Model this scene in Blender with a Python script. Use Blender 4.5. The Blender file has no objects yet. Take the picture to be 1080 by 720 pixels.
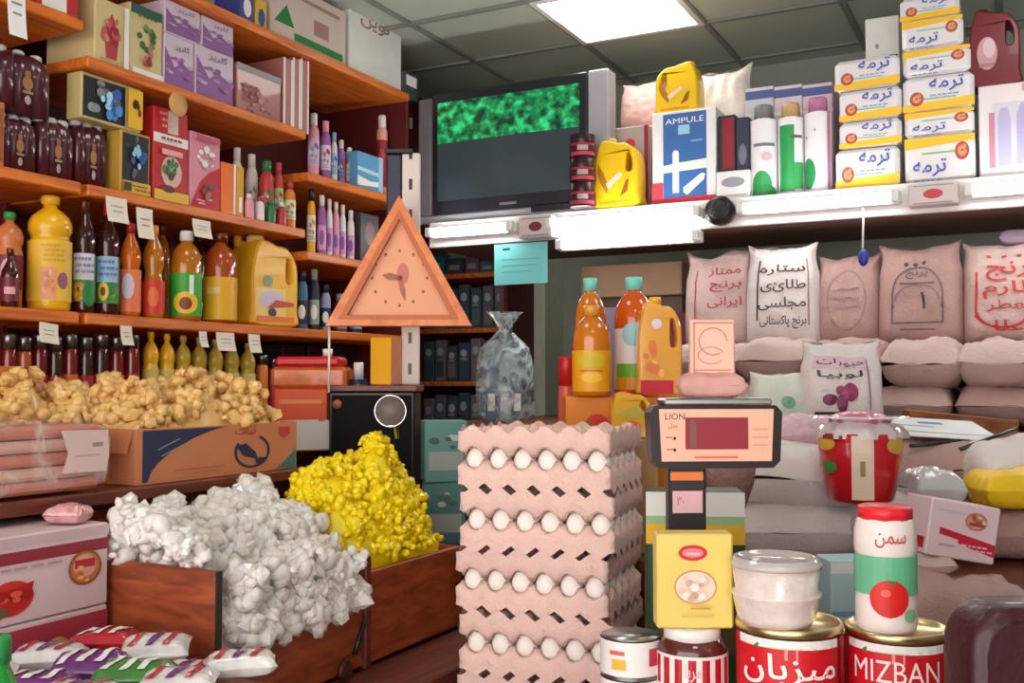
import bpy, math, random
from math import sin, cos, pi, radians as R, atan2, sqrt
from mathutils import Vector, Matrix, Euler, noise
random.seed(7)
SC = bpy.context.scene
COL = SC.collection
# ------------------------------------------------------------------ camera
CAM = Vector((0, 0, 1.5)); YAW = R(27.2); PITCH = R(2.3); F = 1071.0
cd = bpy.data.cameras.new('camera'); cam = bpy.data.objects.new('camera', cd); COL.objects.link(cam)
cd.sensor_width = 36; cd.lens = F / 1080 * 36; cd.clip_start = .02
cam.location = CAM; cam.rotation_euler = (pi / 2 + PITCH, 0, YAW); SC.camera = cam
RM = Euler((pi / 2 + PITCH, 0, YAW)).to_matrix()
def ray(px, py): return RM @ Vector(((px - 540) / F, -(py - 360) / F, -1))
def hx(px, py, X): d = ray(px, py); return CAM + d * (X / d.x)
def hy(px, py, Y): d = ray(px, py); return CAM + d * (Y / d.y)
def hz(px, py, Z): d = ray(px, py); return CAM + d * ((Z - CAM.z) / d.z)
def ht(px, py, t): return CAM + ray(px, py) * t
def face(p): return atan2(-p[0], p[1])       # heading that turns a front to the aisle where the shopper stands
# ------------------------------------------------------------------ materials
def C(r, g, b):
    f = lambda c: (c / 255 / 12.92) if c / 255 <= .04045 else ((c / 255 + .055) / 1.055) ** 2.4
    return (f(r), f(g), f(b), 1)
MATS = {}
def mat(name, rgb, rough=.5, metal=0, trans=0, var=.12, scale=14, bump=0, bscale=60, spec=.5, coat=0, alpha=1, sss=0, ior=1.45):
    if name in MATS: return MATS[name]
    m = bpy.data.materials.new(name); m.use_nodes = True
    nt = m.node_tree; b = nt.nodes['Principled BSDF']; c = C(*rgb)
    b.inputs['Roughness'].default_value = rough; b.inputs['Metallic'].default_value = metal
    b.inputs['Transmission Weight'].default_value = trans; b.inputs['IOR'].default_value = ior
    b.inputs['Specular IOR Level'].default_value = spec; b.inputs['Coat Weight'].default_value = coat
    b.inputs['Alpha'].default_value = alpha
    if sss: b.inputs['Subsurface Weight'].default_value = sss; b.inputs['Subsurface Radius'].default_value = (.02, .015, .01)
    tc = nt.nodes.new('ShaderNodeTexCoord')
    n = nt.nodes.new('ShaderNodeTexNoise'); n.inputs['Scale'].default_value = scale; n.inputs['Detail'].default_value = 3
    nt.links.new(tc.outputs['Object'], n.inputs['Vector'])
    mx = nt.nodes.new('ShaderNodeMix'); mx.data_type = 'RGBA'
    mx.inputs['A'].default_value = [x * (1 - var) for x in c[:3]] + [1]
    mx.inputs['B'].default_value = [min(1, x * (1 + var)) for x in c[:3]] + [1]
    nt.links.new(n.outputs['Fac'], mx.inputs['Factor']); nt.links.new(mx.outputs['Result'], b.inputs['Base Color'])
    if bump:
        n2 = nt.nodes.new('ShaderNodeTexNoise'); n2.inputs['Scale'].default_value = bscale; n2.inputs['Detail'].default_value = 4
        nt.links.new(tc.outputs['Object'], n2.inputs['Vector'])
        bp = nt.nodes.new('ShaderNodeBump'); bp.inputs['Strength'].default_value = bump; bp.inputs['Distance'].default_value = .01
        nt.links.new(n2.outputs['Fac'], bp.inputs['Height']); nt.links.new(bp.outputs['Normal'], b.inputs['Normal'])
    MATS[name] = m; return m
def wood(name, a, b2, rough=.45, scale=(2, 2, 22), bump=.15):
    if name in MATS: return MATS[name]
    m = bpy.data.materials.new(name); m.use_nodes = True
    nt = m.node_tree; b = nt.nodes['Principled BSDF']; b.inputs['Roughness'].default_value = rough
    tc = nt.nodes.new('ShaderNodeTexCoord'); mp = nt.nodes.new('ShaderNodeMapping'); mp.inputs['Scale'].default_value = scale
    n = nt.nodes.new('ShaderNodeTexNoise'); n.inputs['Scale'].default_value = 3; n.inputs['Detail'].default_value = 6; n.inputs['Distortion'].default_value = .6
    nt.links.new(tc.outputs['Object'], mp.inputs['Vector']); nt.links.new(mp.outputs['Vector'], n.inputs['Vector'])
    cr = nt.nodes.new('ShaderNodeValToRGB'); cr.color_ramp.elements[0].position = .32; cr.color_ramp.elements[1].position = .68
    cr.color_ramp.elements[0].color = C(*a); cr.color_ramp.elements[1].color = C(*b2)
    nt.links.new(n.outputs['Fac'], cr.inputs['Fac']); nt.links.new(cr.outputs['Color'], b.inputs['Base Color'])
    bp = nt.nodes.new('ShaderNodeBump'); bp.inputs['Strength'].default_value = bump; bp.inputs['Distance'].default_value = .004
    nt.links.new(n.outputs['Fac'], bp.inputs['Height']); nt.links.new(bp.outputs['Normal'], b.inputs['Normal'])
    MATS[name] = m; return m
def glow(name, rgb, s):
    if name in MATS: return MATS[name]
    m = bpy.data.materials.new(name); m.use_nodes = True; nt = m.node_tree; b = nt.nodes['Principled BSDF']
    b.inputs['Base Color'].default_value = C(*rgb); b.inputs['Emission Color'].default_value = C(*rgb); b.inputs['Emission Strength'].default_value = s
    MATS[name] = m; return m
def P(r, g, b, rough=.45): return mat('print_%02x%02x%02x' % (r, g, b), (r, g, b), rough, var=.06)       # printing ink or carton colour
WHITE = P(236, 232, 228); RED = P(196, 22, 34); DRED = P(120, 14, 26); BLACK = P(22, 20, 22); YEL = P(240, 190, 30); BLUE = P(40, 84, 150); GRN = P(34, 128, 62)
NAVY = P(28, 36, 62); PINK = P(222, 160, 165); GOLD = P(196, 150, 70); CREAM = P(226, 208, 160); PURP = P(138, 84, 150); ORNG = P(232, 120, 30); BROWN = P(110, 58, 34)
GREY = P(150, 146, 146); TEAL = P(40, 110, 120); LILAC = P(200, 180, 210); SKY = P(120, 180, 210)
SHELF = wood('shelf_wood', (184, 84, 20), (232, 130, 44), .4, (20, 1.5, 20))
SHELFB = wood('back_shelf_wood', (110, 78, 64), (140, 104, 88), .6, (1.5, 20, 20))
BINW = wood('bin_wood', (120, 52, 26), (176, 86, 46), .42, (3, 3, 14))
DARKW = wood('counter_wood', (84, 38, 24), (128, 62, 40), .4, (18, 2, 18))
CLOCKW = wood('clock_wood', (206, 106, 44), (234, 138, 70), .4, (8, 8, 8))
MAROON = mat('maroon_paint', (92, 22, 22), .6, var=.25, scale=3)
CARD = mat('cardboard', (190, 146, 104), .8, var=.1, bump=.1)
CARDR = mat('printed_cardboard', (206, 132, 92), .6, var=.08)
METAL = mat('steel', (190, 190, 192), .3, 1)
CHROME = mat('chrome', (215, 215, 215), .12, 1)
TIN = mat('gold_tin', (222, 200, 150), .3, 1)
BPLAST = mat('black_plastic', (26, 24, 26), .4, coat=.2)
GPLAST = mat('grey_plastic', (128, 126, 130), .4)
WPLAST = mat('white_plastic', (232, 230, 228), .35)
SACK = mat('woven_sack', (196, 168, 162), .75, var=.1, scale=8, bump=.35, bscale=110)
SACKP = mat('woven_sack_rose', (176, 142, 136), .75, var=.12, scale=8, bump=.35, bscale=110)
SACKW = mat('woven_sack_white', (214, 204, 202), .7, var=.08, scale=8, bump=.35, bscale=110)
PAPER = mat('tag_paper', (232, 224, 208), .8, var=.05)
FILM = mat('clear_film', (240, 226, 222), .1, alpha=.4, var=.02, coat=1, bump=.7, bscale=22)
nt = FILM.node_tree; nn = nt.nodes.new('ShaderNodeTexNoise'); nn.inputs['Scale'].default_value = 9; nn.inputs['Detail'].default_value = 5; nn.inputs['Distortion'].default_value = 1.2; rr_ = nt.nodes.new('ShaderNodeMapRange'); rr_.inputs['From Min'].default_value = .42; rr_.inputs['From Max'].default_value = .72; rr_.inputs['To Min'].default_value = .1; rr_.inputs['To Max'].default_value = .75; tcx = nt.nodes.new('ShaderNodeTexCoord'); nt.links.new(tcx.outputs['Object'], nn.inputs['Vector']); nt.links.new(nn.outputs['Fac'], rr_.inputs['Value']); nt.links.new(rr_.outputs['Result'], nt.nodes['Principled BSDF'].inputs['Alpha'])
PULP = mat('egg_pulp', (234, 196, 186), .9, var=.08, scale=30, bump=.4, bscale=180)
EGG = mat('egg_shell', (248, 238, 230), .5, var=.03)
# ------------------------------------------------------------------ mesh kit
class MB:
    def __init__(s): s.v = []; s.f = []; s.m = []; s.sm = []; s.mats = []
    def mi(s, m):
        if m not in s.mats: s.mats.append(m)
        return s.mats.index(m)
    def add(s, vs, fs, m, smooth=False, M=None):
        b = len(s.v); k = s.mi(m)
        s.v.extend([tuple(M @ Vector(v)) if M else tuple(v) for v in vs])
        for f in fs: s.f.append(tuple(b + i for i in f)); s.m.append(k); s.sm.append(smooth)
        return s
    def box(s, x0, x1, y0, y1, z0, z1, m, b=.002, M=None):
        b = min(b, (x1 - x0) * .3, (y1 - y0) * .3, (z1 - z0) * .3); vs = []; idx = {}
        X, Y, Z = (x0, x1), (y0, y1), (z0, z1); sg = (1, -1)
        for i in (0, 1):
            for j in (0, 1):
                for k in (0, 1):
                    for a in range(3):
                        p = [X[i] + sg[i] * b, Y[j] + sg[j] * b, Z[k] + sg[k] * b]; p[a] = (X[i], Y[j], Z[k])[a]
                        idx[i, j, k, a] = len(vs); vs.append(p)
        g = lambda i, j, k, a: idx[i, j, k, a]; fs = []
        for i in (0, 1):
            q = [g(i, 0, 0, 0), g(i, 1, 0, 0), g(i, 1, 1, 0), g(i, 0, 1, 0)]; fs.append(q if i else q[::-1])
            q = [g(0, i, 0, 1), g(0, i, 1, 1), g(1, i, 1, 1), g(1, i, 0, 1)]; fs.append(q if i else q[::-1])
            q = [g(0, 0, i, 2), g(1, 0, i, 2), g(1, 1, i, 2), g(0, 1, i, 2)]; fs.append(q if i else q[::-1])
        for i in (0, 1):
            for j in (0, 1):
                for (A, B) in (((i, j, 0), (i, j, 1)),):
                    q = [g(*A, 0), g(*A, 1), g(*B, 1), g(*B, 0)]; fs.append(q if (i + j) % 2 else q[::-1])
                A, B = (i, 0, j), (i, 1, j); q = [g(*A, 0), g(*B, 0), g(*B, 2), g(*A, 2)]; fs.append(q if (i + j) % 2 else q[::-1])
                A, B = (0, i, j), (1, i, j); q = [g(*A, 1), g(*A, 2), g(*B, 2), g(*B, 1)]; fs.append(q if (i + j) % 2 else q[::-1])
                for k in (0, 1):
                    q = [g(i, j, k, 0), g(i, j, k, 1), g(i, j, k, 2)]; fs.append(q if (i + j + k) % 2 else q[::-1])
        return s.add(vs, fs, m, False, M)
    def lathe(s, prof, m, n=20, M=None, caps=True, smooth=True, lobes=None):
        vs = []; fs = []
        for (r, z) in prof:
            for i in range(n):
                a = 2 * pi * i / n; k = lobes(a) if lobes else (1, 1)
                vs.append((r * k[0] * cos(a), r * k[1] * sin(a), z))
        for j in range(len(prof) - 1):
            for i in range(n):
                fs.append((j * n + i, j * n + (i + 1) % n, (j + 1) * n + (i + 1) % n, (j + 1) * n + i))
        if caps:
            if prof[0][0] > 1e-5: fs.append(tuple(range(n))[::-1])
            if prof[-1][0] > 1e-5: fs.append(tuple((len(prof) - 1) * n + i for i in range(n)))
        return s.add(vs, fs, m, smooth, M)
    def ball(s, c, r, m, n=12, k=8, M=None):
        rr = r if hasattr(r, '__len__') else (r, r, r)
        MM = (M or Matrix()) @ Matrix.Translation(c) @ Matrix.Diagonal((*rr, 1))
        return s.lathe([(max(1e-6, sin(pi * j / k)), -cos(pi * j / k)) for j in range(k + 1)], m, n, MM, caps=False)
    def tube(s, pts, r, m, n=8, M=None):
        pts = [Vector(p) for p in pts]; vs = []; fs = []; up = None
        for i, p in enumerate(pts):
            d = (pts[min(i + 1, len(pts) - 1)] - pts[max(i - 1, 0)]).normalized()
            if up is None: up = d.orthogonal().normalized()
            up = (up - d * up.dot(d)).normalized(); w = d.cross(up); rr = r[i] if hasattr(r, '__len__') else r
            for k in range(n): a = 2 * pi * k / n; vs.append(p + (up * cos(a) + w * sin(a)) * rr)
        for j in range(len(pts) - 1):
            for i in range(n): fs.append((j * n + i, j * n + (i + 1) % n, (j + 1) * n + (i + 1) % n, (j + 1) * n + i))
        fs.append(tuple(range(n))[::-1]); fs.append(tuple((len(pts) - 1) * n + i for i in range(n)))
        return s.add(vs, fs, m, True, M)
    def prism(s, out, y0, y1, m, M=None):            # outline in x,z pushed through along y
        n = len(out); vs = [(x, y0, z) for x, z in out] + [(x, y1, z) for x, z in out]
        fs = [tuple(range(n)), tuple(range(2 * n - 1, n - 1, -1))] + [(i, n + i, n + (i + 1) % n, (i + 1) % n) for i in range(n)]
        return s.add(vs, fs, m, False, M)
    def build(s, name, parent=None, loc=None, rz=0):
        me = bpy.data.meshes.new(name); me.from_pydata(s.v, [], s.f)
        for m in s.mats: me.materials.append(m)
        me.polygons.foreach_set('material_index', s.m); me.polygons.foreach_set('use_smooth', s.sm); me.update()
        o = bpy.data.objects.new(name, me); COL.objects.link(o)
        if parent: o.parent = parent
        if loc is not None: o.location = loc
        o.rotation_euler.z = rz; return o
def tag(o, label, cat, group=None, kind=None):
    o['label'] = label; o['category'] = cat
    if group: o['group'] = group
    if kind: o['kind'] = kind
    return o
def thing(name, label, cat, loc, rz=0, group=None):
    o = bpy.data.objects.new(name, None); o.empty_display_size = .03; COL.objects.link(o); o.location = loc; o.rotation_euler.z = rz
    return tag(o, label, cat, group)
def struct(o): o['kind'] = 'structure'; return o
def clone(o, loc, rz, label, group=None):
    r = o.copy(); COL.objects.link(r); r.location = loc; r.rotation_euler.z = rz; r['label'] = label
    if group: r['group'] = group
    for ch in list(o.children):
        c = ch.copy(); COL.objects.link(c); c.parent = r
        for g in list(ch.children):
            d = g.copy(); COL.objects.link(d); d.parent = c
    return r
# ------------------------------------------------------------------ lettering
FORMS = {}
for ch, st, n in [('ا', 0xFE8D, 2), ('ب', 0xFE8F, 4), ('پ', 0xFB56, 4), ('ت', 0xFE95, 4), ('ج', 0xFE9D, 4), ('چ', 0xFB7A, 4), ('ح', 0xFEA1, 4), ('خ', 0xFEA5, 4), ('د', 0xFEA9, 2),
                  ('ر', 0xFEAD, 2), ('ز', 0xFEAF, 2), ('س', 0xFEB1, 4), ('ش', 0xFEB5, 4), ('ص', 0xFEB9, 4), ('ط', 0xFEC1, 4), ('ع', 0xFEC9, 4), ('ف', 0xFED1, 4), ('ق', 0xFED5, 4),
                  ('ک', 0xFB8E, 4), ('گ', 0xFB92, 4), ('ل', 0xFEDD, 4), ('م', 0xFEE1, 4), ('ن', 0xFEE5, 4), ('و', 0xFEED, 2), ('ه', 0xFEE9, 4), ('ی', 0xFBFC, 4)]: FORMS[ch] = (st, n)
def shape(s):
    if not any(c in FORMS for c in s): return s
    out = ''
    for i, c in enumerate(s):
        if c not in FORMS: out += c; continue
        st, n = FORMS[c]; prev = i > 0 and s[i - 1] in FORMS and FORMS[s[i - 1]][1] == 4; nxt = n == 4 and i + 1 < len(s) and s[i + 1] in FORMS
        out += chr(st + (3 if prev and nxt else 2 if nxt else 1 if prev else 0))
    return out[::-1]
TXT = {}
def textgeo(s):
    if s in TXT: return TXT[s]
    c = bpy.data.curves.new('lettering', 'FONT'); c.body = shape(s); c.resolution_u = 2; c.offset = .012 if any(ch in FORMS for ch in s) else 0
    o = bpy.data.objects.new('lettering', c); COL.objects.link(o)
    dg = bpy.context.evaluated_depsgraph_get(); dg.update(); ev = o.evaluated_get(dg); me = ev.to_mesh()
    vs = [v.co.copy() for v in me.vertices]; fs = [tuple(p.vertices) for p in me.polygons]; ev.to_mesh_clear()
    bpy.data.objects.remove(o); bpy.data.curves.remove(c)
    x0, x1 = min(v.x for v in vs), max(v.x for v in vs); y0, y1 = min(v.y for v in vs), max(v.y for v in vs)
    nv, nf = [], []
    def cut(a, b, c, k=0):
        e = [((a - b).length, a, b, c), ((b - c).length, b, c, a), ((c - a).length, c, a, b)]; L, p, q, r = max(e, key=lambda t: t[0])
        if L > .22 and k < 7: m = (p + q) / 2; cut(p, m, r, k + 1); cut(m, q, r, k + 1)
        else: nf.append((len(nv), len(nv) + 1, len(nv) + 2)); nv.extend((a, b, c))
    for f in fs:
        for i in range(1, len(f) - 1): cut(vs[f[0]], vs[f[i]], vs[f[i + 1]])
    vs, fs = nv, nf
    TXT[s] = ([((v.x - x0) / (x1 - x0), (v.y - y0) / (y1 - y0)) for v in vs], fs); return TXT[s]
def ink(b, fmap, pr, w, h):
    """print marks on a surface: fmap(x, z, lift) gives the point; marks are in fractions of w (from the middle) and h"""
    for i, p in enumerate(pr):
        k, lift = p[0], .0006 + .0004 * i; m = p[-1]
        q = lambda x, z: fmap((x - .5) * w, z * h, lift)
        if k == 'r':
            _, x0, x1, z0, z1, _m = p; n = 10; vs = []; fs = []
            for i2 in range(n + 1):
                for j in range(5): vs.append(q(x0 + (x1 - x0) * i2 / n, z0 + (z1 - z0) * j / 4))
            for i2 in range(n):
                for j in range(4): a = i2 * 5 + j; fs.append((a, a + 5, a + 6, a + 1))
            b.add(vs, fs, m)
        elif k == 'o':
            _, cx, cz, rx, rz_, _m = p; n = 20; vs = [q(cx, cz)]; fs = []
            for rr in (.25, .5, .75, 1): vs += [q(cx + rx * rr * cos(2 * pi * t / n), cz + rz_ * rr * sin(2 * pi * t / n)) for t in range(n)]
            for t in range(n):
                u = (t + 1) % n; fs.append((0, 1 + t, 1 + u))
                for g_ in range(3): fs.append((1 + g_ * n + t, 1 + (g_ + 1) * n + t, 1 + (g_ + 1) * n + u, 1 + g_ * n + u))
            b.add(vs, fs, m)
        elif k == 'ring':
            _, cx, cz, rx, rz_, th, a0, a1, _m = p; n = 24; vs = []; fs = []
            for t in range(n + 1):
                a = R(a0 + (a1 - a0) * t / n)
                for s_ in (1, 1 - th): vs.append(q(cx + rx * s_ * cos(a), cz + rz_ * s_ * sin(a)))
            for t in range(n): fs.append((2 * t, 2 * t + 2, 2 * t + 3, 2 * t + 1))
            b.add(vs, fs, m)
        elif k == 's':                                  # slanting stripe
            _, x0, x1, z0, z1, dx, _m = p; vs = []; fs = []
            for j in range(9):
                for i2 in range(5): vs.append(q(x0 + (x1 - x0) * i2 / 4 + dx * j / 8, z0 + (z1 - z0) * j / 8))
            for j in range(8):
                for i2 in range(4): a = j * 5 + i2; fs.append((a, a + 1, a + 6, a + 5))
            b.add(vs, fs, m)
        elif k == 'p': b.add([q(x, z) for x, z in p[1]], [tuple(range(len(p[1])))], m)
        elif k == 't':
            _, s_, x0, x1, z0, z1, _m = p; vs, fs = textgeo(s_)
            b.add([q(x0 + (x1 - x0) * x, z0 + (z1 - z0) * z) for x, z in vs], fs, m)
def flat(y): return lambda x, z, l: (x, y - l, z)
def cyl(r, z0=0): return lambda x, z, l: ((r + l) * sin(x / r), -(r + l) * cos(x / r), z0 + z)
def side(xf, sgn=-1): return lambda x, z, l: (xf + sgn * l, -sgn * -x if sgn < 0 else x, z)
def flor(cx, cz, rx, rz_, cols, n, seed, size=.2):
    g = random.Random(seed); L = []
    for i in range(n):
        a, q = g.random() * 2 * pi, sqrt(g.random()); k = size * g.uniform(.5, 1.1)
        L.append(('o', cx + rx * q * cos(a), cz + rz_ * q * sin(a), rx * k, rz_ * k * g.uniform(.7, 1.2), cols[g.randrange(len(cols))]))
    return L
def lines(x0, x1, z0, z1, n, m, seed=1):
    g = random.Random(seed); L = []
    for i in range(n):
        z = z1 - (z1 - z0) * (i + .5) / n; h = (z1 - z0) / n * .22; a = g.uniform(0, .2) * (x1 - x0); b = g.uniform(0, .25) * (x1 - x0); x = x0 + a
        while x < x1 - b: q = g.uniform(.06, .2) * (x1 - x0); L.append(('r', x, min(x + q, x1), z - h, z + h, m)); x += q * 1.3
    return L
# ------------------------------------------------------------------ kinds of goods
def carton(name, label, cat, loc, rz, w, d, h, m, pr=(), sp=(), group=None, tape=None, bev=.003, tilt=None):
    b = MB(); b.box(-w / 2, w / 2, -d / 2, d / 2, 0, h, m, bev)
    ink(b, flat(-d / 2), pr, w, h)
    if sp: ink(b, lambda x, z, l: (-w / 2 - l, -x, z), sp, d, h)
    if tape: b.box(-w / 2 + .002, w / 2 - .002, -.02, .02, h - .0005, h + .0008, tape, 0)
    o = b.build(name, None, loc, rz)
    if tilt: o.rotation_euler = (tilt[0], tilt[1], rz)
    return tag(o, label, cat, group)
PROF = {
 'oil': [(.9, 0), (1, .025), (1, .28), (.93, .31), (.93, .34), (1, .37), (1, .62), (.9, .71), (.66, .81), (.4, .88), (.33, .9), (.33, .95)],
 'dome': [(.93, 0), (1, .025), (1, .2), (.96, .23), (.96, .26), (1, .29), (1, .6), (.97, .68), (.86, .76), (.62, .83), (.4, .865), (.34, .88), (.34, .94)],
 'squash': [(.92, 0), (1, .03), (1, .3), (.95, .32), (1, .35), (1, .58), (.9, .62), (.9, .65), (1.02, .69), (1.02, .75), (.9, .81), (.6, .86), (.34, .89), (.3, .95)],
 'wasp': [(.9, 0), (1, .03), (1, .34), (.8, .45), (.8, .5), (1, .6), (.98, .68), (.8, .76), (.42, .86), (.34, .89), (.34, .94)],
 'glass': [(.92, 0), (1, .02), (1, .55), (.92, .62), (.5, .74), (.34, .8), (.32, .93)],
 'jar': [(.9, 0), (1, .03), (1, .74), (.9, .82), (.84, .84)],
 'can': [(.97, 0), (1, .015), (1, .03), (.97, .04), (.97, .96), (1, .97), (1, .985)],
 'spray': [(.96, 0), (1, .01), (1, .79), (.94, .82), (.6, .86), (.52, .87)],
 'deterg': [(.94, 0), (1, .03), (1, .66), (.9, .75), (.62, .81), (.55, .83)],
}
CAPZ = {'oil': .9, 'dome': .89, 'squash': .925, 'wasp': .89, 'glass': .89, 'jar': .83, 'can': .985, 'spray': .83, 'deterg': .82}
CAPR = {'oil': .42, 'dome': .42, 'squash': .42, 'wasp': .42, 'glass': .42, 'jar': .93, 'can': .9, 'spray': .7, 'deterg': .62}
def bottle(name, label, cat, loc, H, r, kind, mb, mc, lab=None, rz=None, group=None, flatk=1, n=20, cap_name='cap'):
    t = thing(name, label, cat, loc, face(loc) if rz is None else rz, group)
    lob = (lambda a: (1, flatk)) if flatk != 1 else None
    b = MB(); b.lathe([(r * q, H * z) for q, z in PROF[kind]], mb, n, lobes=lob); b.build('body', t)
    if mc:
        c = MB(); cr = r * CAPR[kind]; z0 = CAPZ[kind] * H; rib = lambda a: (1 + .03 * cos(a * 10), 1 + .03 * cos(a * 10))
        c.lathe([(cr, z0), (cr, z0 + (H - z0) * .85), (cr * .9, H), (0, H)], mc, 20, lobes=rib); c.build(cap_name, t)
    if lab:
        z0, z1, ml, pr = lab; rr = r * 1.012 + .0008; l = MB()
        l.lathe([(rr, z0 * H), (rr, z1 * H)], ml, 28, caps=False, lobes=lob)
        f = cyl(rr, z0 * H)
        ink(l, f if flatk == 1 else (lambda x, z, q: (lambda p: (p[0], p[1] * flatk - .001, p[2]))(f(x, z, q))), pr, rr * 2, (z1 - z0) * H); l.build('label', t)
    return t
from mathutils.geometry import tessellate_polygon
def closed_curve(P_, n=6):
    out = []; k = len(P_)
    for i in range(k):
        a, b, c, d = (Vector(P_[(i + q) % k]) for q in (-1, 0, 1, 2))
        for t_ in range(n):
            t = t_ / n; out.append(.5 * ((2 * b) + (c - a) * t + (2 * a - 5 * b + 4 * c - d) * t * t + (-a + 3 * b - 3 * c + d) * t ** 3))
    return out
def jug_mesh(out, hole, depth, bev=.012, seg=3, n=6):
    """a blow-moulded jug: rounded slab of the outline with the hand hole left open"""
    def offs(L, k):                                     # moves the loop towards its left-hand side
        n = len(L); r = []
        for i in range(n): d = (L[(i + 1) % n] - L[i - 1]).normalized(); r.append(L[i] + Vector((-d.y, d.x)) * k)
        return r
    area = lambda L: sum(L[i - 1].x * L[i].y - L[i].x * L[i - 1].y for i in range(len(L)))
    loops = []
    for q, want in ((out, 1), (hole, -1)):
        if q:
            L = closed_curve([Vector(p) for p in q], n)
            if area(L) * want < 0: L = L[::-1]
            loops.append(L)                             # material lies to the left of every loop
    steps = [R(90 * i / seg) for i in range(seg + 1)]
    lev = [(-depth / 2 + bev * (1 - sin(a)), bev * (1 - cos(a))) for a in steps[::-1]]; lev = lev + [(-y, k) for y, k in lev[::-1]]
    lev = sorted(set(lev)); vs = []; fs = []; caps = {0: [], len(lev) - 1: []}
    for L in loops:
        n = len(L); base = len(vs)
        for y, k in lev: vs += [(p.x, y, p.y) for p in offs(L, k * (1 if area(L) > 0 else .6))]
        for r_ in range(len(lev) - 1):
            for i in range(n): a, b = base + r_ * n + i, base + r_ * n + (i + 1) % n; fs.append((a, b, b + n, a + n))
        for c in caps: caps[c].append((range(base + c * n, base + (c + 1) * n), L))
    for c, rr in caps.items():
        idx = [i for q, _l in rr for i in q]; flat_ = [p for _q, l_ in rr for p in l_]; tr = tessellate_polygon([[Vector((p.x, p.y, 0)) for p in l_] for _q, l_ in rr])
        for t in tr:
            a, b, d = (idx[i] for i in t); pa, pb, pd = (flat_[i] for i in t); cr_ = (pb.x - pa.x) * (pd.y - pa.y) - (pd.x - pa.x) * (pb.y - pa.y)
            fs.append((a, b, d) if (cr_ > 0) == (c == 0) else (a, d, b))
    zl = min(0, min(v[2] for v in vs)); return [(x, y, z - zl + .0005) for x, y, z in vs], fs
def jug(name, label, cat, loc, rz, w, d, h, mb, mc, pr=(), capx=-.22, flip=1, group=None):
    t = thing(name, label, cat, loc, rz, group)
    out = [(-.46, .02), (.46, .02), (.5, .2), (.5, .6), (.44, .76), (.26, .88), (.04, .9), (-.1, .93), (-.34, .93), (-.46, .72), (-.5, .5), (-.5, .15)]
    hole = [(.25, .5), (.36, .5), (.38, .62), (.33, .74), (.25, .77), (.23, .62)]
    s = lambda L: [(flip * x * w, z * h) for x, z in L]
    vs, fs = jug_mesh(s(out), s(hole), d, min(.0075, d * .2, w * .035))
    b = MB(); b.add(vs, fs, mb, False); o_ = b.build('body', t); o_.data.polygons.foreach_set('use_smooth', [len(f) == 4 for f in fs]); o_.data.update()
    c = MB(); c.lathe([(w * .14, .92 * h), (w * .14, .985 * h), (w * .12, h), (0, h)], mc, 18, M=Matrix.Translation((flip * capx * w, 0, 0)), lobes=lambda a: (1 + .04 * cos(a * 12),) * 2); c.build('cap', t)
    if pr:
        l = MB(); ink(l, flat(-d / 2 - .0005), pr, w, h); l.build('label', t)
    return t
def pfun(w, h, d, up, seed, lump=.1):
    o = Vector((seed * 7.3, seed * 3.1, seed * 1.7))
    def f(u, v, sgn):                                   # u, v in -1..1
        e = max(0, (1 - abs(u) ** (4.5 if up else 5))) ** .5 * max(0, (1 - abs(v) ** (4.5 if up else 4))) ** .5
        n = noise.noise(Vector((u * 1.6, v * 1.6, sgn)) + o); n2 = noise.noise(Vector((u * 5, v * 5, sgn)) + o); n3 = noise.noise(Vector((u * 3 + v * 6, v * 2, sgn * 3)) + o)
        rip = .07 * sin(u * 15 + seed + 3 * n) * max(0, v - .45) if up else .06 * sin(v * 15 + seed + 3 * n) * max(0, abs(u) - .55)
        t = d / 2 * e * (1 + 1.6 * lump * n + .09 * n2 + .07 * abs(n3) + rip * 4)
        if up:
            t *= 1.05 - .3 * v - .12 * v * v
            neck = max(0, 1 - ((v - .72) / .3) ** 2)
            x = u * w / 2 * (1.03 - .05 * (v + 1) / 2 - .07 * neck) + .014 * n * w
            z = (v + 1) / 2 * h * (1 - .05 * max(0, v) * (1 - abs(u) ** 3) * (1 + n)) + h * .015 * n2 * max(0, v)
            return Vector((x, sgn * t + .012 * n2 * (1 - e), z))
        x = u * w / 2 * (1 - .04 * (1 - v * v)) + .01 * n2 * w; y = v * h / 2 * (1 - .05 * (1 - u * u))
        zz = sgn * t + .05 * d * n
        return Vector((x, y, d * .5 + (zz if sgn > 0 else max(zz, -d * .46))))
    return f
def sack(name, label, cat, loc, rz, w, h, d, m, up=True, pr=(), group=None, seed=1, roll=None, tie=None, nu=22, nv=24):
    f = pfun(w, h, d, up, seed); b = MB(); 
    for sgn in (-1, 1):
        vs = []; fs = []
        for i in range(nu + 1):
            for j in range(nv + 1): vs.append(f(-1 + 2 * i / nu, -1 + 2 * j / nv, sgn))
        for i in range(nu):
            for j in range(nv):
                a = i * (nv + 1) + j; q = (a, a + nv + 1, a + nv + 2, a + 1); fs.append(q if (sgn < 0) == up else q[::-1])
        b.add(vs, fs, m, True)
    if not pr and not tie:
        o = b.build(name, None, loc, rz); tag(o, label, cat, group)
    else:
        o = thing(name, label, cat, loc, rz, group); b.build('bag', o)
        if pr:
            l = MB()
            def fm(x, z, lift):
                if up: p = f(max(-1, min(1, x / (w / 2))), max(-1, min(1, z / h * 2 - 1)), -1); p.y -= lift + .0015; return p
                p = f(max(-1, min(1, x / (w / 2))), max(-1, min(1, z / h * 2 - 1)), 1); p.z += lift + .0015; return p
            ink(l, fm, pr, w, h); l.build('bag_print', o)  # all print on the bag: stripes, frames and pictures as well as words
        if tie: tie(o)
    if roll: o.rotation_euler = (roll[0], roll[1], rz)
    return o
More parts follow.
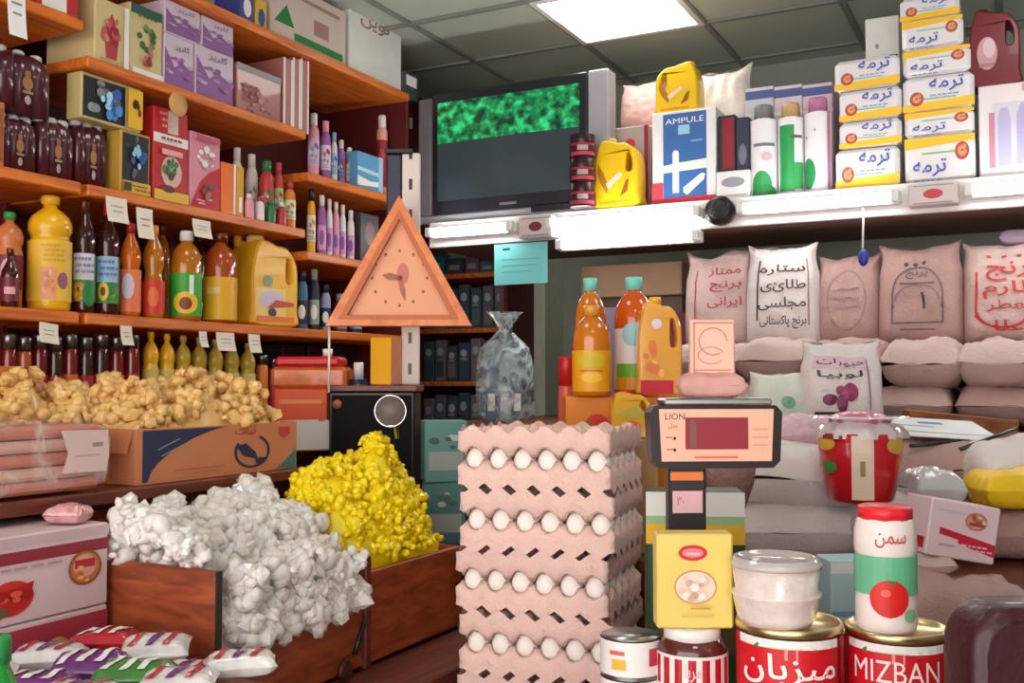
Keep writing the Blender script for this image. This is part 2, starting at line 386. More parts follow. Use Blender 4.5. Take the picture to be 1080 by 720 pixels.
def crystals(b, pts, m, smin, smax, rng):
    ico = [(0, 0, 1), (.9, 0, .3), (.28, .85, .3), (-.72, .53, .3), (-.72, -.53, .3), (.28, -.85, .3), (.72, .53, -.4), (-.28, .85, -.4), (-.9, 0, -.4), (-.28, -.85, -.4), (.72, -.53, -.4), (0, 0, -1)]
    fs = [(0, 1, 2), (0, 2, 3), (0, 3, 4), (0, 4, 5), (0, 5, 1), (1, 6, 2), (2, 7, 3), (3, 8, 4), (4, 9, 5), (5, 10, 1), (2, 6, 7), (3, 7, 8), (4, 8, 9), (5, 9, 10), (1, 10, 6), (6, 11, 7), (7, 11, 8), (8, 11, 9), (9, 11, 10), (10, 11, 6)]
    for p in pts:
        s = rng.uniform(smin, smax); e = Euler((rng.uniform(0, 6), rng.uniform(0, 6), rng.uniform(0, 6))).to_matrix().to_4x4()
        M = Matrix.Translation(p) @ e @ Matrix.Diagonal((s * rng.uniform(.7, 1.3), s * rng.uniform(.6, 1), s * rng.uniform(.8, 1.5), 1))
        b.add([Vector(v) * rng.uniform(.85, 1.12) for v in ico], fs, m, rng.random() < .6, M)
def heap(name, label, cat, x0, x1, y0, y1, zf, m, nclump, cr, per, smin, smax, seed, zb, rim=None, over=.03):
    rng = random.Random(seed); b = MB(); n = 26; vs = []; fs = []
    g = lambda i, j: (x0 + (x1 - x0) * i / n, y0 + (y1 - y0) * j / n)
    for i in range(n + 1):
        for j in range(n + 1):
            x, y = g(i, j); e = i in (0, n) or j in (0, n); vs.append((x, y, zb if e else max(zb, zf(x, y) - cr * .6)))
    for i in range(n):
        for j in range(n): a = i * (n + 1) + j; fs.append((a, a + n + 1, a + n + 2, a + 1))
    b.add(vs, fs, m, True); pts = []
    k = 0
    while k < nclump:
        x, y = rng.uniform(x0, x1), rng.uniform(y0, y1); z = zf(x, y)
        if z < zb + .01: 
            if rng.random() < .9: continue
        sl = abs(zf(x + .01, y) - zf(x - .01, y)) / .02 + abs(zf(x, y + .01) - zf(x, y - .01)) / .02
        if rng.random() > .3 + .35 * sl: continue
        k += 1; c = Vector((x, y, z - cr * .3))
        rr = cr * rng.uniform(.6, 1.25)
        if sl > .8: c.z -= rng.random() * .03
        for q in range(per):
            d = Vector((rng.gauss(0, 1), rng.gauss(0, 1), rng.gauss(0, 1) + .35)).normalized(); p = c + d * rr * rng.uniform(.6, 1)
            out = max(x0 - p.x, p.x - x1, y0 - p.y, p.y - y1)
            if p.z > zb and out < over and (rim is None or out < -.022 or p.z > rim(p.x, p.y) + .006): pts.append(p)
    crystals(b, pts, m, smin, smax, rng)
    return tag(b.build(name), label, cat, kind='stuff')
# ================================================================== ROOM
ZC = 2.95; YW = 4.62; XW = -2.76; XR = 2.3; YF = -2.2; ZT = .93
WALLM = mat('wall_paint', (146, 152, 142), .8, var=.1, scale=3)
WALLD = mat('wall_shade_paint', (84, 86, 92), .8, var=.12, scale=3)
def wall(name, x0, x1, y0, y1, z0, z1, m):
    b = MB(); b.box(x0, x1, y0, y1, z0, z1, m, 0); return struct(b.build(name))
wall('wall_left', XW - .1, XW, YF, YW, 0, ZC, MAROON)
wall('wall_back', XW - .1, XR + .1, YW, YW + .1, 0, ZC, WALLM)
wall('wall_right', XR, XR + .1, YF, YW, 0, ZC, WALLM)
TILE = mat('floor_tile', (150, 140, 130), .4, var=.15, scale=4)
wall('floor', XW - .1, XR + .1, YF, YW + .1, -.1, 0, TILE)
# suspended ceiling: tiles in a grid of strips, lamps set into the grid
CEIL = mat('ceiling_tile', (184, 194, 180), .9, var=.05, scale=5); STRIP = mat('ceiling_strip', (130, 136, 130), .6)
pl = [hz(567, 6, ZC), hz(611, 48, ZC), hz(735, 27, ZC)]
TX = .535; lx0 = (pl[0].x + pl[1].x) / 2; ly1 = (pl[1].y + pl[2].y) / 2; ly0 = ly1 - TX
wall('ceiling', XW - .1, XR + .1, YF, YW + .1, ZC + .012, ZC + .1, CEIL)
b = MB(); gx = lx0
while gx > XW: gx -= TX
while gx < XR:
    if gx > XW: b.box(gx - .012, gx + .012, YF, YW, ZC, ZC + .0125, STRIP, .002)
    gx += TX
gy = ly1
while gy > YF: gy -= TX
while gy < YW:
    if gy > YF: b.box(XW, XR, gy - .012, gy + .012, ZC + .001, ZC + .0125, STRIP, .002)
    gy += TX
struct(b.build('trim_1'))
PANEL = glow('lamp_diffuser', (255, 252, 246), 6.0)
for i, (kx, ky, lab) in enumerate([(0, 0, 'square white ceiling panel lamp glowing above the television'), (0, -4, 'unseen square panel lamp added as fill over the shop aisle'), (3, -2, 'unseen square panel lamp added as fill over the rice sacks side'), (3, -6, 'unseen square panel lamp added as fill beside the shop entrance')]):  # only the panel above the television is seen; the rest are added fill
    x, y = lx0 + kx * TX, ly0 + ky * TX
    t = thing('ceiling_lamp', lab, 'ceiling lamp', (x + TX / 2, y + TX / 2, ZC - .004), 0, 'ceiling panel lamps')
    b = MB(); q = TX / 2 - .012
    for s in (-1, 1): b.box(s * q - .012, s * q + .012, -q - .012, q + .012, 0, .014, WPLAST); b.box(-q + .012, q - .012, s * q - .012, s * q + .012, 0, .014, WPLAST)
    b.build('frame', t); b = MB(); b.box(-q + .01, q - .01, -q + .01, q - .01, .003, .01, PANEL, .001); b.build('diffuser', t)
# ================================================================== LEFT SHELVES
XL = -2.3
def zat(px, py, X=XL): return hx(px, py, X).z
def yat(px, py=300, X=XL): return hx(px, py, X).y
ZA = zat(330, 52); ZB1 = zat(65, 12); ZB = zat(170, 85); ZCc = zat(90, 193); ZD = zat(180, 336); ZE = 1.385; ZF = zat(360, 191); ZC2 = zat(345, 268)
yB0 = yat(88); yB1 = yat(322); yEnd = 3.54
t = thing('shelving_unit', 'orange wooden wall shelves packed with groceries behind the triangular clock', 'shelves', (XL, 0, 0))
BOARDS = []
def board(y0, y1, z, x0=-2.74, x1=XL, th=.032):
    BOARDS.append((z, y0, y1)); b = MB(); b.box(x0 - XL, x1 - XL, y0, y1, z - th, z, SHELF, .004); return b.build('shelf_board', t)
board(.6, yEnd, ZA); board(.6, yB0 - .012, ZB1); board(yB0, yB1, ZB); board(.6, yB0 - .01, ZCc); board(yB0 + .01, yB1, ZCc); board(yB1 + .01, yEnd, ZF); board(yB1 + .01, yEnd, ZC2)
board(.6, yB0 - .01, ZD); board(yB0 + .01, yEnd, ZD); board(.6, yEnd, ZE); board(.6, yEnd, 1.08)
for y in (.6, yB0, yB1, yEnd): b = MB(); b.box(-.45, -.32 if y < yEnd else -.01, y - .009, y + .009, .02, ZA - .034, MAROON, .002); b.build('partition', t)
b = MB(); b.box(-.457, -.447, .6, yEnd, 0, ZA + .3, MAROON, .002); b.build('back_panel', t)
def LS(x0, x1, yt, z, inset=.04):
    X = XL - inset; a = hx(x0, yt, X); c = hx(x1, yt, X); ym = (a.y + c.y) / 2
    above = [q for q, ya, yb in BOARDS if q > z + .05 and ya - .03 < ym < yb + .03]
    return ym, c.y - a.y, min(hx((x0 + x1) / 2, yt, X).z - z, min(above, default=9) - .036 - z)
def X0_(x0, x1, yt, inset): d = ray((x0 + x1) / 2, yt); return (XL - inset) / d.x
def lbox(name, label, cat, x0, x1, yt, z, m, pr=(), sp=(), d=.16, inset=.03, group=None, tape=None, z_at=None):
    y, w, h = LS(x0, x1, yt, z_at or z, inset)
    return carton(name, label, cat, (XL - inset - d / 2, y, (z_at or z) + .0005), pi / 2, w * .98, d, h, m, pr, sp, group, tape)
def lbot(name, label, cat, x0, x1, yt, z, kind, mb, mc, lab=None, inset=.09, group=None, flatk=1, cap_name='cap'):
    y, w, h = LS(x0, x1, yt, z, inset); p = (XL - inset, y, z + .0005); k = abs(cos(face(p) - pi / 2)) if 0 else 1
    tt = X0_(x0, x1, yt, inset); r = (x1 - x0) * tt / F / 2 * .97                                        # seen at a slant, a round bottle looks wider along the shelf
    return bottle(name, label, cat, p, h, r, kind, mb, mc, lab, None, group, flatk, cap_name=cap_name)
# --- top shelf
lbox('carton', 'large white carton with green stripe and tree picture on the top shelf', 'carton', 284, 366, -8, ZA, P(214, 196, 186), [('p', [(.05, .3), (.2, .62), (.3, .3)], GRN), ('r', .3, .95, .12, .24, GRN), ('r', .55, .75, .35, .6, P(170, 130, 126)), ('r', .2, .9, .8, .86, P(170, 130, 126))], d=.3, inset=.05, tape=CREAM)
lbox('carton', 'shiny white carton beside the green striped carton on the top shelf', 'carton', 368, 424, 2, ZA, P(238, 240, 236), [('t', 'نوین', .2, .75, .62, .82, P(170, 120, 120)), ('r', .08, .92, .04, .08, GREY)], d=.26, inset=.06, tape=WHITE)
lbox('carton', 'flat dark packet lying before the television on the top shelf', 'packet', 427, 441, 78, ZA, P(60, 70, 72), [('r', .1, .9, .5, .9, WHITE)], d=.2, inset=.04)
lbox('soap_box', 'small blue and white box at the edge of the top shelf', 'box', 254, 268, -8, ZA, P(70, 80, 150), [('o', .5, .5, .3, .3, WHITE)], d=.12)
lbox('soap_box', 'small yellow box beside the blue one on the top shelf', 'box', 270, 282, 0, ZA, P(220, 180, 60), [('o', .5, .4, .3, .3, BLUE)], d=.12)
# --- upper shelf beside the brown packs
lbox('carton', 'red and white box on the short upper shelf', 'box', 40, 84, -40, ZB1, P(190, 40, 56), [('r', .1, .7, .08, .8, WHITE)], d=.2)
# --- shelf B
MG = P(208, 190, 138)
lbox('juice_carton', 'cream box with red lantern picture on the second shelf', 'box', 100, 136, 2, ZB, MG, [('p', [(.34, .12), (.66, .12), (.72, .5), (.6, .68), (.5, .82), (.4, .68), (.28, .5)], P(176, 60, 64)), *flor(.5, .5, .28, .26, [P(196, 90, 90), P(150, 40, 50), P(206, 140, 120)], 14, 12, .3), ('r', .84, .98, .02, .98, WHITE), *lines(.1, .8, .03, .1, 2, P(170, 130, 90))], d=.2)
lbox('juice_carton', 'cream box with green cap and flower picture on the second shelf', 'box', 137, 172, 8, ZB, MG, [('r', .02, .98, .86, .99, P(46, 92, 76)), *flor(.5, .56, .26, .16, [P(70, 110, 66), P(50, 90, 60), P(110, 140, 80)], 12, 13, .34), *flor(.5, .28, .18, .14, [P(170, 66, 76), P(190, 110, 110), P(140, 50, 60)], 10, 14, .4), ('r', .02, .98, .02, .1, WHITE), *lines(.15, .85, .8, .85, 1, P(120, 100, 60))], d=.2)
def lil(lab, x0, x1, yt, yb_z): 
    return lbox('tissue_box', lab, 'tissue box', x0, x1, yt, yb_z, P(206, 190, 206), [('p', [(.02, .05), (.98, .05), (.98, .35), (.6, .55), (.35, .4), (.02, .75)], P(140, 92, 150)), *flor(.5, .4, .45, .2, [P(170, 130, 176), P(150, 100, 160), P(190, 160, 196)], 14, 15, .22), ('t', 'گلریز', .3, .8, .72, .86, P(120, 80, 130))], d=.12, group='lilac tissue boxes')
a = lil('lower lilac and white tissue box standing next to the cream boxes', 173, 205, 40, ZB); zz = max(v.co.z for v in a.data.vertices) + ZB + .001
a2 = lil('lower lilac and white tissue box next to the red wrapped packs', 206, 247, 50, ZB)
lil('upper lilac tissue box stacked above the cream boxes side', 174, 212, -2, zz); lil('upper lilac tissue box stacked nearer the red wrapped packs', 213, 247, 6, zz)
WRP = mat('wrapped_red', (158, 96, 92), .3, var=.3, scale=40, coat=.4)
lbox('wrapped_pack', 'dull red box with grey top on the second shelf', 'box', 250, 297, 74, ZB, WRP, [('r', 0, 1, .86, 1, GREY), ('r', .1, .5, .25, .6, P(150, 80, 84))] + flor(.5, .4, .45, .35, [P(176, 110, 100), P(140, 70, 74), P(190, 140, 130)], 20, 16, .14), d=.2)
for i, (a0, a1) in enumerate([(299, 309), (309, 317), (317, 326)]):
    lbox('foil_packet', ['narrow silver edged packet next to the dull red box', 'middle of the three silver edged packets at the end of the second shelf', 'last of the three silver edged packets at the shelf end'][i], 'packet', a0, a1, 62, ZB, P(176, 110, 104), [('r', .0, .22, 0, 1, P(226, 224, 222)), ('r', .8, 1, 0, 1, P(226, 224, 222))], d=.18, group='silver edged packets')
# --- shelf C
PKM = mat('dark_malt_wrap', (74, 26, 40), .22, var=.35, scale=26, coat=.6); GLINT = mat('wrap_glint', (200, 200, 206), .2, var=.2)
def malt(lab, x0, x1, yt, z, inset):
    y, w, h = LS(x0, x1, yt, z, inset); t = thing('drink_pack', lab, 'drink pack', (XL - inset - .09, y, z + .0005), pi / 2, 'dark red drink packs'); b = MB(); n = 3; L = []
    for k in range(2):
        for i in range(n):
            cx = (-w / 2 + w * (i + .5) / n) * (1 if k == 0 else -1)
            for q in range(6): a = pi + pi * (q + .5) / 6 + (0 if k == 0 else pi); L.append((cx + w / n / 2 * cos(a), (-.05 if k == 0 else .05) + w / n / 2 * sin(a) * .8))
    rings = [(0, 1), (.7, 1), (.84, .92), (.94, .66)]; m = len(L); vs = [(x * s, y2 * s, zz * h) for zz, s in rings for x, y2 in L]
    fs = [(j * m + i, j * m + (i + 1) % m, (j + 1) * m + (i + 1) % m, (j + 1) * m + i) for j in range(3) for i in range(m)] + [tuple(3 * m + i for i in range(m)), tuple(range(m))[::-1]]
    b.add(vs, fs, PKM, True); b.build('wrapped_body', t)
    for i in range(n):
        c = MB(); c.lathe([(.017, .9 * h), (.017, h * .97), (.012, h), (0, h)], GLINT, 12, M=Matrix.Translation((-w / 2 + w * (i + .5) / n, -.03, 0))); c.build('cap', t)
    l = MB(); yy = -.05 - w / n * .4 - .001
    ink(l, flat(yy), [('o', .5, .46, .1, .11, P(160, 112, 70)), ('o', .5, .6, .06, .06, P(150, 96, 60)), ('r', .4, .6, .3, .34, P(150, 130, 110)), ('o', .5, .2, .06, .07, P(176, 150, 150))], w, h); l.build('emblem', t); return h
hh = malt('shrink wrapped pack of dark bottles standing at the shelf start beside the orange packet', 8, 48, 118, ZCc, .03)
malt('shrink wrapped pack of dark bottles in the middle of the lower row', 50, 87, 122, ZCc, .03); malt('shrink wrapped pack of dark bottles beside the blue tin boxes', 89, 122, 126, ZCc, .03)
malt('dark bottle pack lying on top of the other two packs under a white tag', 6, 62, 50, ZCc + hh + .002, .03)
lbox('packet', 'plain orange packet at the edge of the third shelf', 'packet', -14, 6, 106, ZCc, P(190, 110, 50), [('r', .1, .9, .1, .9, P(150, 84, 44))], d=.1)
BLKB = [('r', .06, .94, .22, .96, P(24, 26, 34))] + flor(.5, .6, .38, .3, [P(130, 136, 130), P(90, 96, 96), P(46, 50, 60)], 10, 3, .2) + flor(.55, .56, .24, .22, [P(60, 130, 200), P(40, 90, 170), P(150, 205, 240), P(90, 170, 226)], 14, 4, .34) + [('r', .06, .94, .02, .2, P(220, 176, 50)), ('r', .06, .3, .04, .18, P(60, 50, 40))] + lines(.3, .9, .05, .17, 2, P(120, 80, 40))
lb = lbox('tea_box', 'lower black and gold box with blue flower picture standing beside the red box', 'box', 127, 159, 140, ZCc, P(190, 150, 60), BLKB, d=.06)
zl = ZCc + max(v.co.z for v in lb.data.vertices) + .001
lbox('tea_box', 'black box with blue flower picture lying on top of the dark bottle pack', 'box', 85, 150, 84, max(zl, ZCc + hh + .002), P(196, 176, 120), [('r', .03, .72, .06, .92, P(24, 28, 36))] + flor(.36, .5, .3, .36, [P(130, 140, 140), P(90, 96, 100), P(150, 160, 170)], 12, 5, .24) + flor(.48, .48, .18, .34, [P(70, 140, 205), P(40, 90, 180), P(170, 215, 245)], 14, 6, .34) + [('r', .73, .98, .05, .92, P(230, 180, 30))] + flor(.86, .5, .08, .34, [P(40, 34, 34), P(110, 50, 30)], 6, 7, .4), d=.06)
lbox('tea_box', 'tall red box with white band and green picture on the third shelf', 'box', 162, 199, 116, ZCc, P(184, 34, 42), [('r', .0, 1, .62, .72, WHITE), ('r', .4, .7, .74, .98, P(206, 190, 180)), ('o', .52, .33, .3, .17, P(214, 180, 170))] + flor(.52, .33, .22, .13, [P(60, 130, 80), P(40, 100, 60), P(210, 190, 170), P(90, 50, 40)], 12, 8, .36) + [('r', 0, 1, .0, .12, P(222, 180, 60)), ('o', .4, .14, .2, .04, P(100, 30, 30)), ('r', .2, .8, .5, .56, P(220, 170, 170))] + lines(.15, .85, .64, .7, 1, P(150, 60, 60)) + lines(.1, .4, .76, .96, 3, P(226, 140, 140)), d=.12)
lbox('tea_box', 'pink and red box with white swirls next to the tall red box', 'box', 201, 233, 142, ZCc, P(214, 140, 156), [('p', [(.0, .02), (.98, .02), (.98, .6), (.6, .5), (.3, .35)], P(190, 26, 50))] + flor(.48, .66, .38, .16, [WHITE, P(236, 200, 206), P(206, 150, 170), P(170, 150, 170)], 14, 9, .26) + flor(.5, .27, .16, .1, [P(140, 110, 70), P(90, 80, 60), P(200, 120, 90)], 6, 10, .5) + flor(.5, .1, .4, .06, [P(226, 150, 160), P(160, 20, 40)], 8, 11, .2) + [('r', .1, .9, .9, .96, P(190, 80, 110))], d=.12)
lbox('drink_carton', 'orange juice carton with white edge on the third shelf', 'carton', 234, 249, 172, ZCc, P(232, 112, 24), [('r', .85, 1, 0, 1, WHITE)], d=.09)
lbox('drink_carton', 'yellow carton next to the orange juice carton', 'carton', 250, 258, 176, ZCc, P(216, 160, 30), [('r', .3, .7, .1, .4, WHITE)], d=.08)
DW = mat('detergent_white', (226, 218, 216), .3); DR = mat('detergent_red', (186, 60, 66), .3); DG = mat('detergent_green', (46, 120, 70), .3); DO = mat('detergent_orange', (226, 130, 60), .3); DV = mat('detergent_violet', (150, 90, 160), .3); DY = mat('detergent_yellow', (230, 170, 40), .3); DP = mat('detergent_pink', (226, 150, 170), .3)
Lb = lambda m1, m2=RED: (.2, .6, m1, flor(.5, .55, .36, .3, [m2, m2, WHITE, GREY], 9, 17, .34) + lines(.2, .8, .04, .22, 2, GREY))
for a0, a1, yt, mb, mc, lb, s in [(244, 256, 156, DW, DW, Lb(P(232, 180, 60)), 'slim cream bottle standing behind the orange carton'), (259, 272, 163, DW, DW, Lb(P(220, 214, 214), GREY), 'white bottle with pale label behind the yellow carton'), (274, 289, 170, DR, DG, Lb(DR, GRN), 'red bottle with green cap on the third shelf'), (289, 299, 172, DR, DR, Lb(P(150, 190, 120)), 'slim red bottle next to the green capped bottle'), (299, 312, 182, DO, DR, Lb(P(226, 226, 190), ORNG), 'orange and cream bottle near the end of the third shelf')]:
    lbot('cleaner_bottle', s, 'bottle', a0, a1, yt, ZCc, 'deterg', mb, mc, lb, group='cleaner bottles on the third shelf', inset=.12 if a0 in (244, 259) else .06)
# front row of small bottles on shelf C near the end
for i, (a0, a1, yt, mb, mc) in enumerate([(258, 268, 205, DP, DW), (269, 279, 208, DW, DR), (280, 291, 212, DG, DG), (292, 302, 214, DR, DW)]):
    lbot('small_bottle', ['small pink bottle under the white bottle', 'small white bottle with red cap before the red bottle', 'small green bottle before the slim red bottle', 'small red bottle with white cap before the orange one'][i], 'bottle', a0, a1, yt, ZCc, 'deterg', mb, mc, inset=.025, group='small bottles in front on the third shelf')
# --- end bay, shelf F and C2
lbot('cleaner_bottle', 'orange yellow bottle with black cap at the start of the end bay', 'bottle', 324, 333, 200, ZC2, 'deterg', DY, BPLAST, Lb(P(236, 220, 200), ORNG), inset=.07)
for a0, a1, yt, mb, mc, lb, s in [(325, 337, 120, DP, DW, Lb(LILAC, PURP), 'tall pink and white bottle at the start of the upper end shelf'), (338, 349, 128, DV, DP, Lb(P(220, 200, 220)), 'violet bottle with pink cap on the upper end shelf'), (349, 356, 140, DW, SKY, Lb(P(150, 190, 220), BLUE), 'pale blue labelled bottle on the upper end shelf'), (356, 364, 148, DV, DW, Lb(P(90, 90, 150)), 'dark violet bottle with white cap on the upper end shelf'), (364, 373, 156, mat('amber_lotion', (190, 120, 70), .3), DW, Lb(P(224, 200, 170)), 'amber bottle next to the light blue box')]:
    lbot('fabric_softener', s, 'bottle', a0, a1, yt, ZF, 'deterg', mb, mc, lb, inset=.08, group='bottles on the upper end shelf')
lbox('wipes_box', 'light blue box with white waves on the upper end shelf', 'box', 377, 404, 163, ZF, P(96, 156, 196), [('p', [(.0, .1), (1, .2), (1, .34), (.5, .28), (0, .36)], WHITE), ('p', [(.0, .5), (1, .45), (1, .55), (0, .6)], P(190, 220, 235)), ('r', .82, 1, 0, 1, P(170, 196, 220))], d=.12)
yb_, wb_, hb_ = LS(394, 410, 122, ZF)
lbot('shampoo_bottle', 'pink bottle with red label at the end of the upper end shelf', 'bottle', 397, 409, 122, ZF, 'spray', mat('skin_lotion', (224, 160, 140), .3), DW, (.15, .7, P(150, 36, 44), [('r', .3, .7, .2, .8, P(190, 70, 70))]), inset=.1)
for i, (a0, a1, yt, mb) in enumerate([(335, 344, 206, DV), (344, 351, 210, DW), (351, 358, 213, DP), (358, 365, 216, DW), (366, 374, 222, DW)]):
    lbot('fabric_softener', ['violet bottle with white cap on the lower end shelf', 'white bottle next to the violet one on the lower end shelf', 'pink bottle in the middle of the lower end shelf', 'pale bottle beyond the pink one on the lower end shelf', 'last short pale bottle on the lower end shelf'][i], 'bottle', a0, a1, yt, ZC2, 'deterg', mb, DW, (.1, .5, P(210, 150, 200), [('o', .5, .5, .3, .3, PURP)]), inset=.06, group='bottles on the lower end shelf')
DKP = mat('dark_parcel', (52, 40, 46), .5, var=.3, scale=30)
lbox('packet', 'dark packet in the shade at the end of the lower end shelf', 'packet', 380, 400, 226, ZC2, DKP, [('o', .5, .6, .25, .25, P(110, 60, 60))], d=.14)
# --- shelf D
OILY = mat('yellow_squash', (232, 176, 26), .22, var=.15, coat=.3, sss=.1); AMB = mat('amber_oil', (214, 130, 26), .08, trans=.35, var=.15, coat=.5); DGL = mat('dark_glass', (58, 22, 18), .08, var=.4, scale=30, coat=.6); ORJ = mat('orange_drink', (222, 110, 30), .12, trans=.2, var=.12); OILG = mat('olive_yellow', (206, 176, 62), .18, trans=.2, var=.15)
YCAP = mat('yellow_cap', (238, 180, 40), .35); RCAP = mat('red_cap', (190, 30, 36), .35); WCAP = WPLAST; GCAP = mat('green_cap', (50, 150, 80), .35); BCAP = mat('brown_cap', (120, 60, 40), .3, .6)
lbot('syrup_bottle', 'dark green topped orange jar at the start of the oil shelf', 'bottle', -4, 24, 224, ZD, 'squash', mat('papaya', (206, 120, 70), .25), GCAP, (.2, .55, P(120, 40, 60), [('o', .5, .5, .3, .4, PINK)]))
lbot('syrup_bottle', 'small dark red bottle before the orange jar', 'bottle', 2, 20, 262, ZD, 'glass', DGL, BCAP, (.1, .5, P(110, 30, 50), [('r', .2, .8, .3, .6, PINK)]), inset=.03)
lbot('squash_bottle', 'big ribbed yellow drink bottle on the oil shelf', 'bottle', 31, 75, 207, ZD, 'squash', OILY, YCAP, (.08, .6, P(236, 190, 60), [('r', .3, .66, .03, .56, P(228, 160, 120)), ('o', .82, .34, .14, .14, P(150, 90, 110))] + flor(.48, .3, .14, .2, [P(236, 190, 150), P(216, 130, 90), P(226, 170, 60)], 9, 20, .36) + lines(.3, .8, .62, .95, 4, P(206, 160, 60))), inset=.06)
for a0, a1, yt, lab, s in [(78, 101, 206, [('r', 0, 1, .45, 1, P(214, 214, 224)), ('o', .3, .2, .3, .2, P(200, 140, 50)), ('o', .75, .15, .3, .25, GRN)] + flor(.3, .16, .2, .12, [P(90, 60, 30), P(226, 180, 60)], 6, 18, .4) + lines(.1, .9, .55, .95, 3, P(130, 130, 176)), 'dark glass bottle with white and green label next to the yellow drink'), (102, 126, 214, [('r', 0, 1, .45, 1, P(150, 190, 220)), ('o', .35, .25, .22, .2, P(226, 190, 50)), ('o', .35, .25, .1, .1, BROWN)] + lines(.1, .9, .55, .95, 3, P(110, 120, 180)) + flor(.75, .12, .2, .1, [GRN, P(110, 170, 60)], 6, 19, .4), 'dark glass bottle with light blue sunflower label')]:
    lbot('oil_bottle', s, 'bottle', a0, a1, yt, ZD, 'wasp', DGL, RCAP if a0 > 90 else BCAP, (.1, .52, P(70, 130, 70), lab), inset=.05, group='dark labelled bottles')
lbot('juice_bottle', 'orange drink bottle with pale label next to the dark bottles', 'bottle', 127, 149, 236, ZD, 'wasp', ORJ, RCAP, (.05, .5, P(226, 120, 70), [('o', .4, .6, .3, .3, P(206, 190, 214))]), inset=.05)
lbot('juice_bottle', 'amber bottle with red label beside the orange drink', 'bottle', 151, 174, 238, ZD, 'wasp', AMB, mat('amber_cap', (230, 150, 60), .3), (.05, .4, P(206, 60, 40), [('o', .5, .5, .25, .3, P(226, 110, 60))]), inset=.05)
lbot('oil_bottle', 'sunflower oil bottle with bright green flower label', 'bottle', 180, 213, 244, ZD, 'dome', AMB, WCAP, (.05, .52, P(60, 160, 50), [('o', .5, .3, .4, .26, P(232, 190, 40)), ('o', .5, .28, .2, .15, P(130, 60, 30)), ('r', .6, .74, .5, .95, P(220, 236, 226))]), inset=.04)
lbot('oil_bottle', 'amber oil bottle with yellow label between sunflower oil and yellow jug', 'bottle', 215, 250, 246, ZD, 'dome', mat('amber_red', (190, 86, 26), .1, trans=.3, var=.15, coat=.5), BCAP, (.03, .5, P(228, 172, 40), [('p', [(.0, .98), (.5, .98), (.98, .7), (.98, .9), (.6, .99)], P(120, 130, 40)), ('r', .1, .5, .6, .75, P(236, 200, 120))]), inset=.04)
# second line standing behind
for i, (a0, a1, yt, mb) in enumerate([(84, 100, 212, DGL), (104, 122, 216, DGL), (126, 144, 222, DGL), (146, 162, 226, DGL), (163, 180, 230, AMB), (184, 200, 234, DGL), (201, 218, 238, DGL), (219, 236, 242, AMB)]):
    lbot('oil_bottle', '%s dark bottle in the rear row of the oil shelf counting from the yellow drink' % ['first', 'second', 'third', 'fourth', 'fifth', 'sixth', 'seventh', 'eighth'][i], 'bottle', a0, a1, yt, ZD, 'dome', mb, BCAP, None, inset=.2, group='rear row of the oil shelf')
YJ = mat('yellow_jug', (238, 180, 36), .42, var=.06, coat=.05)
def ljug(lab, x0, x1, yt, z, pr, capm, inset=.1, d=.1, mb=YJ):
    y, w, h = LS(x0, x1, yt, z, inset); p = (XL - inset, y - .02, z + .0005); return jug('oil_jug', lab, 'jug', p, pi / 2 - .1, w * .9, d, h, mb, capm, pr)
ljug('large yellow oil jug with handle and car picture label', 259, 307, 250, ZD, [('r', -.0 + .06, .72, .06, .42, P(236, 206, 120)), ('o', .4, .3, .26, .1, P(206, 190, 214)), ('p', [(.3, .2), (.9, .24), (.9, .28), (.5, .3)], P(190, 70, 40)), ('o', .42, .16, .09, .05, P(60, 60, 60)), ('r', .08, .9, .06, .12, P(226, 120, 60)), ('o', .32, .5, .1, .06, P(120, 150, 120))], P(236, 200, 120), d=.11)
lbot('oil_bottle', 'yellow oil bottle half hidden behind the large yellow jug', 'bottle', 240, 262, 248, ZD, 'dome', mat('yellow_oil', (232, 160, 40), .12, trans=.2), YCAP, (.05, .45, P(180, 60, 40), [('o', .5, .6, .4, .2, P(150, 200, 190))]), inset=.16)
for i, (a0, a1, yt, m1, c1) in enumerate([(312, 325, 286, P(60, 110, 140), NAVY), (326, 337, 284, NAVY, P(150, 160, 150)), (338, 349, 300, P(150, 150, 190), NAVY), (352, 366, 310, P(70, 60, 90), GREY), (368, 382, 300, P(46, 44, 60), SKY)]):
    lbot('cleaner_bottle', ['blue bottle just past the yellow jug', 'navy bottle beside the blue bottle', 'lilac bottle half behind the clock corner', 'dark violet bottle behind the clock', 'dark bottle with pale cap behind the clock'][i], 'bottle', a0, a1, yt, ZD, 'deterg', m1, c1, (.1, .5, c1, [('o', .5, .5, .3, .3, WHITE)]), inset=.08, group='blue and navy bottles past the yellow jug')
# --- shelf E
JR = mat('red_preserve', (130, 24, 22), .1, trans=.15, var=.5, scale=45, coat=.6); JO = mat('orange_preserve', (186, 80, 30), .1, trans=.15, var=.4, scale=40, coat=.6); LIDM = mat('jar_lid', (120, 116, 120), .25, .9)
ords = ['first', 'second', 'third', 'fourth', 'fifth', 'sixth', 'seventh', 'eighth', 'ninth', 'tenth']
for i in range(9):
    a0 = 2 + i * 16.2
    lbot('preserve_jar', '%s dark preserve jar along the lowest shelf, counting towards the pale yellow bottles' % ords[i], 'jar', a0, a0 + 15.5, 352 + (i % 2) * 3, ZE, 'jar', [JR, JO, JR, DGL, JR, DGL, DGL, JR, JR][i], LIDM, (.15, .55, [P(180, 40, 36), P(206, 110, 40), P(170, 30, 36)][i % 3], [('o', .5, .5, .3, .35, [CREAM, P(220, 150, 60), PINK][i % 3])]), inset=.05, group='dark preserve jars on the lowest shelf', cap_name='lid')
